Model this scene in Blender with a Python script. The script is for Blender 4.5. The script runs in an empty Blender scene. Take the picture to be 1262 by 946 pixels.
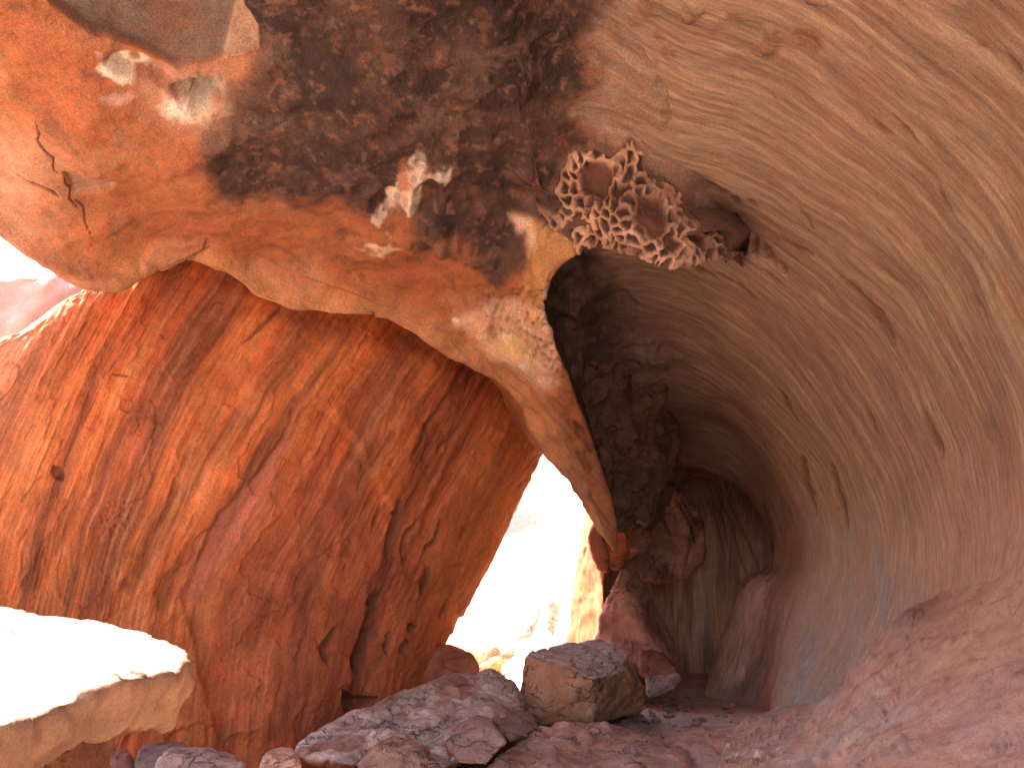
import bpy, bmesh, math
import numpy as np

# ------------------------------------------------------------------ camera, world, sun
scene = bpy.context.scene
PITCH = math.radians(15.0)
FOC = 990.0
CAM = np.array([0.0, 0.0, 1.5])
cam_d = bpy.data.cameras.new("camera"); cam = bpy.data.objects.new("camera", cam_d)
scene.collection.objects.link(cam); scene.camera = cam
cam.location = CAM; cam.rotation_euler = (math.radians(90) + PITCH, 0, 0)
cam_d.sensor_width = 36; cam_d.lens = FOC / 1262 * 36; cam_d.clip_end = 3000; cam_d.clip_start = 0.05

SUN_EL = math.radians(46); SUN_AZ = math.radians(-72)      # azimuth from +Y towards +X
sdir = np.array([math.sin(SUN_AZ) * math.cos(SUN_EL), math.cos(SUN_AZ) * math.cos(SUN_EL), math.sin(SUN_EL)])
world = bpy.data.worlds.new("World"); scene.world = world; world.use_nodes = True
wn = world.node_tree; bg = wn.nodes["Background"]
sky = wn.nodes.new("ShaderNodeTexSky"); sky.sky_type = 'NISHITA'; sky.sun_disc = False
sky.sun_elevation = SUN_EL; sky.sun_rotation = SUN_AZ; sky.dust_density = 2.0
wn.links.new(sky.outputs[0], bg.inputs[0]); bg.inputs[1].default_value = 0.15
sl = bpy.data.lights.new("sun", 'SUN'); sl.energy = 5.0; sl.angle = math.radians(0.5); sl.color = (1, 0.95, 0.87)
so = bpy.data.objects.new("sun", sl); scene.collection.objects.link(so)
from mathutils import Vector
so.rotation_euler = Vector(sdir).to_track_quat('Z', 'Y').to_euler(); so.location = (-20, 5, 20)
scene.view_settings.view_transform = 'Standard'; scene.view_settings.look = 'None'
scene.view_settings.exposure = 2.5; scene.view_settings.gamma = 1
scene.render.engine = 'CYCLES'
scene.cycles.max_bounces = 10; scene.cycles.diffuse_bounces = 8; scene.cycles.glossy_bounces = 2
scene.cycles.caustics_reflective = False
scene.cycles.use_denoising = True

# ------------------------------------------------------------------ helpers
cp, sp = math.cos(PITCH), math.sin(PITCH)
def at(px, py, Y):
    a = (px - 631) / FOC; b = (473 - py) / FOC
    t = Y / (cp - b * sp)
    return np.array([a * t, Y, CAM[2] + t * (b * cp + sp)])
def conv(e):
    return np.array(e, float) if isinstance(e, list) else at(*e)      # list = world metres, tuple = sight line + distance
def project(P):
    d = P - CAM
    f = d[..., 1] * cp + d[..., 2] * sp; u = -d[..., 1] * sp + d[..., 2] * cp
    f = np.where(f < 0.4, 0.4, f)
    return np.clip(631 + FOC * d[..., 0] / f, -900, 2200), np.clip(473 - FOC * u / f, -900, 1700)

rng0 = np.random.RandomState(7)
PERM = np.concatenate([rng0.permutation(256)] * 3)
GR = rng0.normal(size=(256, 3)); GR /= np.linalg.norm(GR, axis=1)[:, None]
def pn(P, seed=0):
    P = np.asarray(P, float) + seed * 17.31
    i = np.floor(P).astype(int); f = P - i; i &= 255
    w = f * f * f * (f * (f * 6 - 15) + 10)
    out = 0
    for dx in (0, 1):
        for dy in (0, 1):
            for dz in (0, 1):
                h = PERM[PERM[PERM[(i[..., 0] + dx) & 255] + ((i[..., 1] + dy) & 255)] + ((i[..., 2] + dz) & 255)]
                g = GR[h]
                d = g[..., 0] * (f[..., 0] - dx) + g[..., 1] * (f[..., 1] - dy) + g[..., 2] * (f[..., 2] - dz)
                ww = (w[..., 0] if dx else 1 - w[..., 0]) * (w[..., 1] if dy else 1 - w[..., 1]) * (w[..., 2] if dz else 1 - w[..., 2])
                out = out + d * ww
    return out * 1.5
def fbm(P, o=4, seed=0, gain=0.5):
    s = 0; a = 1; P = np.asarray(P, float)
    for k in range(o):
        s = s + a * pn(P, seed + k * 3.7); a *= gain; P = P * 2.03
    return s
def ridge(P, o=3, seed=0):
    s = 0; a = 1
    for k in range(o):
        s = s + a * (1 - 2 * np.abs(pn(P, seed + k * 5.1))); a *= 0.5; P = P * 2.1
    return s / 1.75
def worley(x, y, seed=0, jit=0.9):
    xi = np.floor(x).astype(int); yi = np.floor(y).astype(int)
    F1 = np.full(x.shape, 9.0); F2 = np.full(x.shape, 9.0); ID = np.zeros(x.shape)
    for dx in (-1, 0, 1):
        for dy in (-1, 0, 1):
            cx = xi + dx; cy = yi + dy
            h = PERM[PERM[(cx + seed) & 255] + ((cy + seed * 3) & 255)]
            jx = cx + 0.5 + jit * (PERM[h] / 255 - 0.5); jy = cy + 0.5 + jit * (PERM[h + 77] / 255 - 0.5)
            d = np.hypot(x - jx, y - jy)
            m = d < F1
            F2 = np.where(m, F1, np.minimum(F2, d)); ID = np.where(m, h / 255, ID); F1 = np.where(m, d, F1)
    return F1, F2, ID
def ss(a, b, x):
    t = np.clip((x - a) / (b - a), 0, 1); return t * t * (3 - 2 * t)
def V3(x, y, z=0.0):
    x = np.asarray(x, float); return np.stack([x, y + 0 * x, z + 0 * x], -1)
def blob(x, y, cx, cy, rx, ry, ang=0, soft=0.35):
    c, s = math.cos(math.radians(ang)), math.sin(math.radians(ang))
    u = ((x - cx) * c + (y - cy) * s) / rx; v = (-(x - cx) * s + (y - cy) * c) / ry
    return 1 - ss(1 - soft, 1 + soft, np.hypot(u, v))
def segd(x, y, pts):
    D = np.full(x.shape, 1e9); T = np.zeros(x.shape); n = len(pts) - 1
    for k in range(n):
        ax, ay = pts[k]; bx, by = pts[k + 1]
        L = (bx - ax) ** 2 + (by - ay) ** 2 + 1e-9
        t = np.clip(((x - ax) * (bx - ax) + (y - ay) * (by - ay)) / L, 0, 1)
        d = np.hypot(x - ax - t * (bx - ax), y - ay - t * (by - ay))
        m = d < D; D = np.where(m, d, D); T = np.where(m, (k + t) / n, T)
    return D, T
def stroke(x, y, pts, w, taper=True):
    D, T = segd(x, y, pts)
    ww = w * (np.sqrt(np.clip(4 * T * (1 - T), 0.05, 1)) if taper else 1)
    return 1 - ss(0.3, 1.0, D / ww)
def polysd(x, y, pts):
    D, _ = segd(x, y, list(pts) + [pts[0]])
    ins = np.zeros(x.shape, bool); n = len(pts)
    for k in range(n):
        ax, ay = pts[k]; bx, by = pts[(k + 1) % n]
        c = ((ay > y) != (by > y)) & (x < (bx - ax) * (y - ay) / (by - ay + 1e-9) + ax)
        ins ^= c
    return np.where(ins, D, -D)
def poly(x, y, pts, soft=4):
    return ss(-soft, soft, polysd(x, y, pts))
def mix(c, col, m):
    return c + (np.array(col) - c) * np.clip(m, 0, 1)[..., None]

def cr(ctrl, uu):                                    # Catmull-Rom along axis 0 at parameters uu (index units)
    n = len(ctrl); ext = np.concatenate([[2 * ctrl[0] - ctrl[1]], ctrl, [2 * ctrl[-1] - ctrl[-2]]])
    i = np.clip(np.floor(uu).astype(int), 0, n - 2); t = (uu - i).reshape((-1,) + (1,) * (ctrl.ndim - 1))
    a, b, c, d = ext[i], ext[i + 1], ext[i + 2], ext[i + 3]
    return 0.5 * (2 * b + (c - a) * t + (2 * a - 5 * b + 4 * c - d) * t ** 2 + (3 * b - a - 3 * c + d) * t ** 3)
def even(ctrl, n, a=0, b=None):                      # parameters along axis 0 that give even steps
    b = len(ctrl) - 1 if b is None else b
    t = np.linspace(a, b, 400); P = cr(ctrl, t)
    px, py = project(P)
    if P.ndim == 3:
        px = np.clip(px, -150, 1400); py = np.clip(py, -150, 1100)
        dp = np.hypot(np.diff(px, axis=0), np.diff(py, axis=0)).mean(1) + 3 * np.linalg.norm(np.diff(P, axis=0), axis=-1).mean(1) + 0.15
    c = np.concatenate([[0], np.cumsum(dp)]); return np.interp(np.linspace(0, c[-1], n), c, t)
def surface(ctrl, nu, nv, ur=(0, None), vr=(0, None)):
    A = np.array([[conv(e) for e in r] for r in ctrl])
    uu = even(A, nu, ur[0], ur[1]); vv = even(A.transpose(1, 0, 2), nv, vr[0], vr[1])
    P = cr(cr(A, uu).transpose(1, 0, 2), vv).transpose(1, 0, 2)
    U, V = np.meshgrid(uu, vv, indexing='ij')
    return P, U, V
def normals(P, flip=None):
    N = np.cross(np.gradient(P, axis=0), np.gradient(P, axis=1)); N /= np.linalg.norm(N, axis=-1)[..., None] + 1e-9
    if flip is None:
        px, py = project(P); vis = (px > 0) & (px < 1262) & (py > 0) & (py < 946) & (P[..., 1] > 0.5)
        s = np.sum(N * (CAM - P), -1)[vis].sum(); flip = -1 if s < 0 else 1
    return N * flip, flip

COL = scene.collection
def tag(o, label=None, cat=None, group=None, kind=None):
    for k, v in (("label", label), ("category", cat), ("group", group), ("kind", kind)):
        if v: o[k] = v
    return o
def mesh_obj(name, verts, faces, col, flow, mat, parent=None, smooth=True):
    me = bpy.data.meshes.new(name)
    verts = np.asarray(verts, np.float32).reshape(-1, 3); faces = np.asarray(faces, np.int32)
    k = faces.shape[1]
    me.vertices.add(len(verts)); me.vertices.foreach_set("co", verts.ravel())
    me.loops.add(faces.size); me.loops.foreach_set("vertex_index", faces.ravel())
    me.polygons.add(len(faces)); me.polygons.foreach_set("loop_start", np.arange(0, faces.size, k, dtype=np.int32))
    me.polygons.foreach_set("loop_total", np.full(len(faces), k, np.int32))
    me.polygons.foreach_set("use_smooth", np.full(len(faces), smooth))
    me.update(calc_edges=True)
    n = len(verts)
    a = me.attributes.new("rockcol", 'FLOAT_COLOR', 'POINT')
    c4 = np.ones((n, 4), np.float32); c4[:, :3] = np.clip(np.asarray(col).reshape(-1, 3), 0.004, 0.9); a.data.foreach_set("color", c4.ravel())
    f = me.attributes.new("flow", 'FLOAT_VECTOR', 'POINT')
    f.data.foreach_set("vector", np.asarray(flow, np.float32).reshape(-1, 3).ravel())
    me.materials.append(mat)
    o = bpy.data.objects.new(name, me); COL.objects.link(o)
    if parent: o.parent = parent
    return o
def grid_obj(name, P, col, flow, mat, parent=None, flip=1, keep=None):
    nu, nv = P.shape[:2]
    idx = np.arange(nu * nv).reshape(nu, nv)
    q = np.stack([idx[:-1, :-1], idx[1:, :-1], idx[1:, 1:], idx[:-1, 1:]], -1).reshape(-1, 4)
    if keep is not None:
        q = q[keep.ravel()[q].all(1)]; us = np.unique(q); mp = np.zeros(nu * nv, int); mp[us] = np.arange(len(us)); q = mp[q]
        P = P.reshape(-1, 3)[us]; col = col.reshape(-1, 3)[us]; flow = flow.reshape(-1, 3)[us]
    if flip < 0: q = q[:, ::-1]
    return mesh_obj(name, P, q, col, flow, mat, parent)

def rock_mat(name, grain=60.0, gamp=0.4, bump=0.5, streak=None, samp=0.3, mott=2.2, mamp=0.35, tint=(1.25, 0.8, 0.62), rough=0.88, crack=None):
    m = bpy.data.materials.new(name); m.use_nodes = True; nt = m.node_tree; N = nt.nodes; L = nt.links
    b = N["Principled BSDF"]; b.inputs["Roughness"].default_value = rough; b.inputs["Specular IOR Level"].default_value = 0.25
    at_ = N.new("ShaderNodeAttribute"); at_.attribute_name = "rockcol"
    fl = N.new("ShaderNodeAttribute"); fl.attribute_name = "flow"
    geo = N.new("ShaderNodeTexCoord")
    def noise(vec, sc, det=4, rg=0.6, dist=0.0):
        n = N.new("ShaderNodeTexNoise"); n.inputs["Scale"].default_value = sc; n.inputs["Detail"].default_value = det
        n.inputs["Roughness"].default_value = rg; n.inputs["Distortion"].default_value = dist
        L.new(vec, n.inputs["Vector"]); return n.outputs[0]
    def rmap(v, a, b_, c, d):
        r = N.new("ShaderNodeMapRange"); L.new(v, r.inputs[0])
        for i, x in enumerate((a, b_, c, d)): r.inputs[i + 1].default_value = x
        return r.outputs[0]
    def math_(op, x, y):
        r = N.new("ShaderNodeMath"); r.operation = op
        for i, q in enumerate((x, y)):
            if isinstance(q, (int, float)): r.inputs[i].default_value = q
            else: L.new(q, r.inputs[i])
        return r.outputs[0]
    g = noise(geo.outputs["Object"], grain, 5, 0.7)
    md = noise(geo.outputs["Object"], mott, 6, 0.65, 0.4)
    f = rmap(g, 0.25, 0.75, 1 - gamp, 1 + gamp)
    f = math_('MULTIPLY', f, rmap(md, 0.3, 0.7, 1 - mamp, 1 + mamp * 0.6))
    h = math_('ADD', math_('MULTIPLY', g, 0.5), math_('MULTIPLY', md, 1.5))
    if streak:
        mp = N.new("ShaderNodeMapping"); mp.inputs["Scale"].default_value = streak; L.new(fl.outputs["Vector"], mp.inputs[0])
        s1 = noise(mp.outputs[0], 1.0, 5, 0.62, 0.15); s2 = noise(mp.outputs[0], 4.3, 3, 0.6)
        s = math_('ADD', math_('MULTIPLY', s1, 0.65), math_('MULTIPLY', s2, 0.35))
        f = math_('MULTIPLY', f, rmap(s, 0.32, 0.68, 1 - samp, 1 + samp))
        h = math_('ADD', h, math_('MULTIPLY', s, 2.2))
    if crack:                                     # thin joints: cells with warped borders, only here and there
        sc_, amt, flat = crack
        wv = N.new("ShaderNodeTexNoise"); wv.inputs["Scale"].default_value = sc_ * 1.7; wv.inputs["Detail"].default_value = 5; L.new(geo.outputs["Object"], wv.inputs["Vector"])
        ad = N.new("ShaderNodeVectorMath"); ad.operation = 'MULTIPLY_ADD'; L.new(wv.outputs["Color"], ad.inputs[0]); ad.inputs[1].default_value = (.75, .75, .75); L.new(geo.outputs["Object"], ad.inputs[2])
        mq = N.new("ShaderNodeMapping"); mq.inputs["Scale"].default_value = (1, 1, flat); mq.inputs["Rotation"].default_value = (.3, .5, .2); L.new(ad.outputs[0], mq.inputs[0])
        vo = N.new("ShaderNodeTexVoronoi"); vo.feature = 'DISTANCE_TO_EDGE'; vo.inputs["Scale"].default_value = sc_; L.new(mq.outputs[0], vo.inputs["Vector"])
        gate = rmap(noise(geo.outputs["Object"], sc_ * .9, 3), .45, .58, 0, 1)
        ck = math_('MULTIPLY', rmap(vo.outputs["Distance"], 0.0, 0.035, 1, 0), gate)
        f = math_('MULTIPLY', f, math_('SUBTRACT', 1.0, math_('MULTIPLY', ck, amt))); h = math_('SUBTRACT', h, math_('MULTIPLY', ck, 2.5))
    hue = noise(geo.outputs["Object"], mott * 3.1, 5, 0.7)
    t = N.new("ShaderNodeMix"); t.data_type = 'RGBA'; t.blend_type = 'MULTIPLY'
    t.inputs["B"].default_value = (*tint, 1); L.new(at_.outputs["Color"], t.inputs["A"]); L.new(rmap(hue, 0.45, 0.72, 0, 0.8), t.inputs["Factor"])
    v = N.new("ShaderNodeVectorMath"); v.operation = 'SCALE'; L.new(t.outputs["Result"], v.inputs[0]); L.new(f, v.inputs["Scale"])
    L.new(v.outputs[0], b.inputs["Base Color"])
    bp = N.new("ShaderNodeBump"); bp.inputs["Strength"].default_value = bump; bp.inputs["Distance"].default_value = 0.04
    L.new(h, bp.inputs["Height"]); L.new(bp.outputs[0], b.inputs["Normal"])
    return m
M_red = rock_mat("red_streaked_rock", streak=(5.5, 0.55, 1), samp=0.28, gamp=0.35, bump=0.5, mott=1.6, grain=55, tint=(1.15, 0.86, 0.7))
M_shell = rock_mat("banded_brown_rock", streak=(28.0, 1.4, 1), samp=0.38, gamp=0.3, bump=0.3, mott=1.3, mamp=0.12, grain=75, tint=(1.1, 0.9, 0.8))
M_over = rock_mat("orange_ceiling_rock", gamp=0.5, bump=0.65, mott=3.4, mamp=0.32, grain=60)
M_bould = rock_mat("boulder_rock", gamp=0.4, bump=0.9, mott=4.5, mamp=0.25, grain=60, crack=(1.7, .32, 3.5), tint=(1.12, 0.9, 0.8))
M_pale = rock_mat("pale_weathered_rock", gamp=0.32, bump=0.5, mott=3.0, mamp=0.2, grain=70, tint=(1.05, 0.9, 0.8))
M_sand = rock_mat("trodden_sand", gamp=0.35, bump=0.9, mott=2.4, mamp=0.2, grain=50, tint=(1.05, 0.92, 0.85))

SOOT = (0.05, 0.031, 0.025); ORANGE = (0.36, 0.14, 0.06); RED = (0.46, 0.13, 0.06); BROWN = (0.275, 0.175, 0.118)
PALE = (0.66, 0.50, 0.36); WHITE = (0.80, 0.74, 0.60); GREY = (0.36, 0.29, 0.27); YEL = (0.55, 0.33, 0.10); PINK = (0.52, 0.30, 0.22)

# ------------------------------------------------------------------ ground
def gz(x, y):
    z = 0.03 * fbm(V3(x * 0.4, y * 0.4), 3, 5)
    z = z - 0.35 * ss(0.2, -1.6, x) * (1 - ss(12, 15, y))
    z = np.where(y > 15, z + 0.0, z)
    return z + 0.02 * fbm(V3(x * 2, y * 2), 3, 8)
def axis(lo, hi, fine, n1, far):
    a = np.linspace(lo, hi, n1); g = np.geomspace(1, 1 + far, 40) - 1
    return np.concatenate([(lo - g[1:])[::-1], a, hi + g[1:]])
gx = axis(-8, 8, 0.05, 300, 900); gy = axis(-4, 34, 0.05, 420, 900)
X, Yg = np.meshgrid(gx, gy, indexing='ij'); Z = gz(X, Yg)
P = np.stack([X, Yg, Z], -1)
w = 0.6 * fbm(P * 0.7, 4, 11)
c = np.zeros(P.shape) + np.array((0.62, 0.44, 0.33))
inside = np.maximum((1 - ss(14.5, 16.5, Yg + w)) * ss(-2.5, 0.5, X + w), ss(1.3, 1.7, X) * (1 - ss(20, 21, Yg)) * ss(0, 4, Yg))
c = mix(c, (0.60, 0.46, 0.40), inside)
c = mix(c, (0.32, 0.17, 0.12), (1 - ss(-1.5, 0.5, X + w)) * (1 - ss(14, 16, Yg)) * ss(6, 7.5, Yg) * 0.8)
gr = grid_obj("ground", P, c, P, M_sand, flip=1); tag(gr, kind="structure")

# ------------------------------------------------------------------ banded tunnel wall (right side and roof)
R = []
R.append([(790, 640, 15.6), (800, 610, 15.6), (815, 590, 15.6), (850, 570, 15.6), (900, 578, 15.6), (940, 605, 15.6), (965, 650, 15.6), (975, 700, 15.6), (960, 740, 15.6), (940, 790, 15.6), (920, 850, 15.6)])
R.append([(775, 640, 14.5), (782, 606, 14.5), (800, 586, 14.5), (840, 572, 14.5), (885, 583, 14.5), (922, 610, 14.5), (944, 652, 14.5), (945, 698, 14.5), (914, 714, 14.5), (893, 770, 14.4), (868, 852, 14.3)])
R.append([(757, 600, 13.0), (762, 570, 13.0), (785, 535, 13.0), (836, 522, 13.0), (892, 538, 13.0), (936, 580, 13.0), (966, 640, 13.0), (972, 695, 13.0), (946, 740, 13.0), (932, 800, 13.0), (912, 862, 13.0)])
R.append([(725, 560, 11.4), (740, 515, 11.4), (775, 488, 11.5), (830, 478, 11.5), (890, 498, 11.5), (944, 550, 11.5), (985, 622, 11.5), (1002, 690, 11.5), (988, 760, 11.5), (968, 820, 11.5), (955, 875, 11.5)])
R.append([(645, 380, 8.9), (690, 345, 8.8), (750, 328, 8.6), (850, 350, 8.6), (940, 410, 8.6), (1012, 490, 8.6), (1070, 590, 8.6), (1094, 690, 8.6), (1080, 780, 8.6), (1040, 860, 8.6), (1000, 930, 8.6)])
R.append([(590, 150, 7.2), (680, 170, 6.9), (790, 200, 6.5), (900, 235, 6.5), (1010, 300, 6.5), (1100, 390, 6.5), (1175, 510, 6.5), (1207, 640, 6.5), (1195, 750, 6.5), (1140, 840, 6.5), (1080, 930, 6.5)])
R.append([(540, -70, 5.5), (690, -30, 5.2), (830, 20, 4.8), (960, 70, 4.8), (1090, 160, 4.8), (1190, 270, 4.8), (1270, 420, 4.8), (1312, 570, 4.8), (1305, 720, 4.8), (1250, 840, 4.8), (1170, 950, 4.8)])
R.append([[-1.5, 3.2, 6.0], [0, 3.2, 5.8], [1.0, 3.2, 5.5], [1.8, 3.2, 5.2], [2.5, 3.2, 4.6], [3.0, 3.2, 3.9], [3.25, 3.2, 3.1], [3.3, 3.2, 2.3], [3.15, 3.2, 1.6], [2.8, 3.2, 1.0], [2.3, 3.2, 0.4]])
R.append([[-1.5, 0, 6.1], [0, 0, 5.9], [1.2, 0, 5.6], [2.1, 0, 5.2], [2.9, 0, 4.6], [3.4, 0, 3.8], [3.6, 0, 3.0], [3.6, 0, 2.2], [3.4, 0, 1.5], [3.0, 0, 0.8], [2.5, 0, 0.0]])
R.append([[-1.5, -1.8, 6.9], [0, -1.8, 6.7], [1.3, -1.8, 6.3], [2.4, -1.8, 5.8], [3.2, -1.8, 5.0], [3.8, -1.8, 4.0], [4.1, -1.8, 3.0], [4.1, -1.8, 2.2], [3.9, -1.8, 1.4], [3.5, -1.8, 0.7], [3.0, -1.8, -0.1]])
R = [q + [list(conv(q[-1]) + np.array([0.02, 0, -0.8]))] for q in R]
P, U, Vv = surface(R, 640, 580)
SHP = P[:, ::2].reshape(-1, 3); SHpx, SHpy = project(SHP); SHU = U[:, ::2].ravel()
def shell_y(a, b):
    return float(SHP[np.argmin(np.hypot(SHpx - a, SHpy - b) + 1000 * (SHP[:, 1] < 1)), 1])
N, fl = normals(P)
px, py = project(P)
flow = np.stack([P[..., 1], Vv * 1.6 + 0.08 * P[..., 1], 0 * U], -1)
F3 = V3(P[..., 1] * 2.2, Vv * 0.7)
deep = ss(5.5, 8, P[..., 1])
d = 0.007 * fbm(F3, 3, 3) + 0.004 * fbm(V3(P[..., 1] * 16, Vv * 1.2), 3, 5) + 0.07 * fbm(P * 0.6, 3, 9) + 0.008 * fbm(P * 9, 3, 6)
lowm = ss(640, 760, py)
d = d + lowm * (0.03 * fbm(V3(P[..., 1] * 6, Vv * 0.9), 3, 15))
wx = px + 12 * fbm(P * 2.5, 5, 21, .65); wy = py + 12 * fbm(P * 2.5, 5, 22, .65)
sootm = poly(wx, wy, [(640, 300), (740, 300), (770, 360), (800, 410), (835, 440), (790, 490), (815, 545), (835, 575), (790, 600), (770, 660), (690, 600)], 9)
d = d + sootm * (0.16 * fbm(P * 1.8, 4, 31) + 0.05 * ridge(P * 5, 2, 33))
c = np.zeros(P.shape) + np.array(BROWN)
band = fbm(V3(P[..., 1] * 3.0, Vv * 0.25), 4, 41); band2 = fbm(V3(P[..., 1] * 11, Vv * 0.5), 3, 43)
c = mix(c, (0.34, 0.235, 0.16), ss(0.05, 0.5, band) * 0.6)
c = mix(c, (0.24, 0.15, 0.11), ss(0.05, 0.5, -band) * 0.6)
c = mix(c, (0.42, 0.30, 0.19), ss(0.2, 0.7, band2) * 0.45)
band3 = fbm(V3(P[..., 1] * 24, Vv * 1.1), 2, 44)
c = mix(c, (0.44, 0.315, 0.20), ss(0.15, 0.5, band3) * 0.55)
c = mix(c, (0.17, 0.105, 0.08), ss(0.25, 0.65, -band3) * 0.35)
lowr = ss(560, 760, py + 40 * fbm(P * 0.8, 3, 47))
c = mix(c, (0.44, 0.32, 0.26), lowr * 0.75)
c = mix(c, (0.46, 0.26, 0.19), ss(1050, 1250, px) * ss(480, 700, py) * 0.7)  # light from left and behind painted in: lower right pinker and lighter
c = mix(c, (0.31, 0.29, 0.30), ss(0.05, 0.4, fbm(V3(P[..., 1] * 1.6, Vv * 0.9), 4, 51)) * lowr * (1 - ss(1080, 1180, px)) * 0.6)  # bluish sky light painted in patches on the lower wall
c = mix(c, (0.38, 0.18, 0.10), ss(0.25, 0.55, fbm(V3(P[..., 1] * 4, Vv * 1.2), 3, 53)) * 0.3 * ss(450, 600, py))
c = mix(c, (.06, .042, .034), sootm * (0.75 + 0.25 * ss(-0.4, 0.2, fbm(P * 4, 4, 61))))
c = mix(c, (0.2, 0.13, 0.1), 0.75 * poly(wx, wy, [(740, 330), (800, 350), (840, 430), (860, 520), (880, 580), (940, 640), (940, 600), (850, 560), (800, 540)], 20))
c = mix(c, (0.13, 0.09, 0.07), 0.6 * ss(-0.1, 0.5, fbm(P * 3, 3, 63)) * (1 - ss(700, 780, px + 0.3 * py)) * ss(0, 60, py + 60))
gaps = [([(907, 262), (904, 282), (901, 302)], 6, .12), ([(920, 284), (913, 302), (908, 320)], 9, .14), ([(932, 288), (929, 318)], 5, .12), ([(943, 298), (948, 312), (952, 328)], 7, .13), ([(966, 326), (971, 341)], 4, .09), ([(909, 239), (911, 250)], 5, .08), ([(927, 243), (931, 251)], 4, .07), ([(940, 335), (965, 350)], 3, .05),
        ([(775, 165), (800, 195), (850, 215), (900, 235)], 12, .05), ([(1045, 338), (1065, 365), (1085, 395), (1103, 425)], 6, 0.06), ([(1143, 500), (1152, 530), (1166, 562)], 7, 0.07), ([(1068, 505), (1080, 532)], 4, .05),
        ([(1020, 575), (1025, 600), (1042, 648)], 6, .07), ([(985, 565), (995, 600), (1003, 640)], 6, .07), ([(962, 480), (985, 522)], 5, .05), ([(1078, 150), (1098, 165)], 5, .05),
        ([(1100, 140), (1128, 175)], 3, .03), ([(965, 290), (1005, 315)], 4, .04), ([(830, 320), (880, 345)], 5, .05), ([(1240, 70), (1258, 92)], 5, .05), ([(990, 250), (1010, 280)], 3, .02),
        ([(940, 610), (948, 650), (952, 700)], 4, .04), ([(880, 340), (930, 375)], 4, .03), ([(1190, 350), (1215, 390)], 3, .03), ([(1150, 230), (1170, 265)], 3, .02)]
for pts, wd, dep in gaps:
    s_ = stroke(wx * 0.3 + px * 0.7, wy * 0.3 + py * 0.7, pts, wd * 1.1); d = d - dep * .6 * s_; c = mix(c, (0.15, 0.075, 0.045), s_ * 0.75)
# small knobs and nodules of iron-red rock on the upper roof
for cx, cy, rx, ry, dep in [(857, 12, 9, 14, .12), (808, 42, 6, 7, .06), (823, 66, 6, 10, .06), (811, 80, 5, 9, .05), (953, 55, 13, 20, .09), (998, 50, 14, 9, -.09), (840, 22, 5, 5, .03), (905, 20, 14, 8, .05),
                            (956, 120, 5, 4, .02), (887, 106, 4, 4, .02), (1212, 59, 5, 5, .02), (1008, 2, 12, 6, .08), (846, 100, 4, 3, .02), (796, 10, 12, 12, .06), (780, 24, 9, 6, .05)]:
    b_ = blob(wx * .8 + px * .2, wy * .8 + py * .2, cx, cy, rx * .8, ry * .8, 20, 0.35); d = d + dep * .45 * b_; c = mix(c, (0.22, 0.095, 0.05), b_ * 0.6)
fin = poly(wx, wy, [(945, 700), (918, 712), (895, 768), (882, 820), (900, 850), (930, 800), (950, 730)], 6); c = mix(c, (0.66, 0.50, 0.38), fin * (.6 + .4 * ss(-.1, .3, fbm(V3(px * .12, py * .012), 3, 68))))
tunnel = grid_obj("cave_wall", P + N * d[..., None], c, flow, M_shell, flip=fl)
tag(tunnel, "smooth banded brown cave wall curling overhead like a breaking wave, right side and roof of the tunnel", "rock wall")

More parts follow.
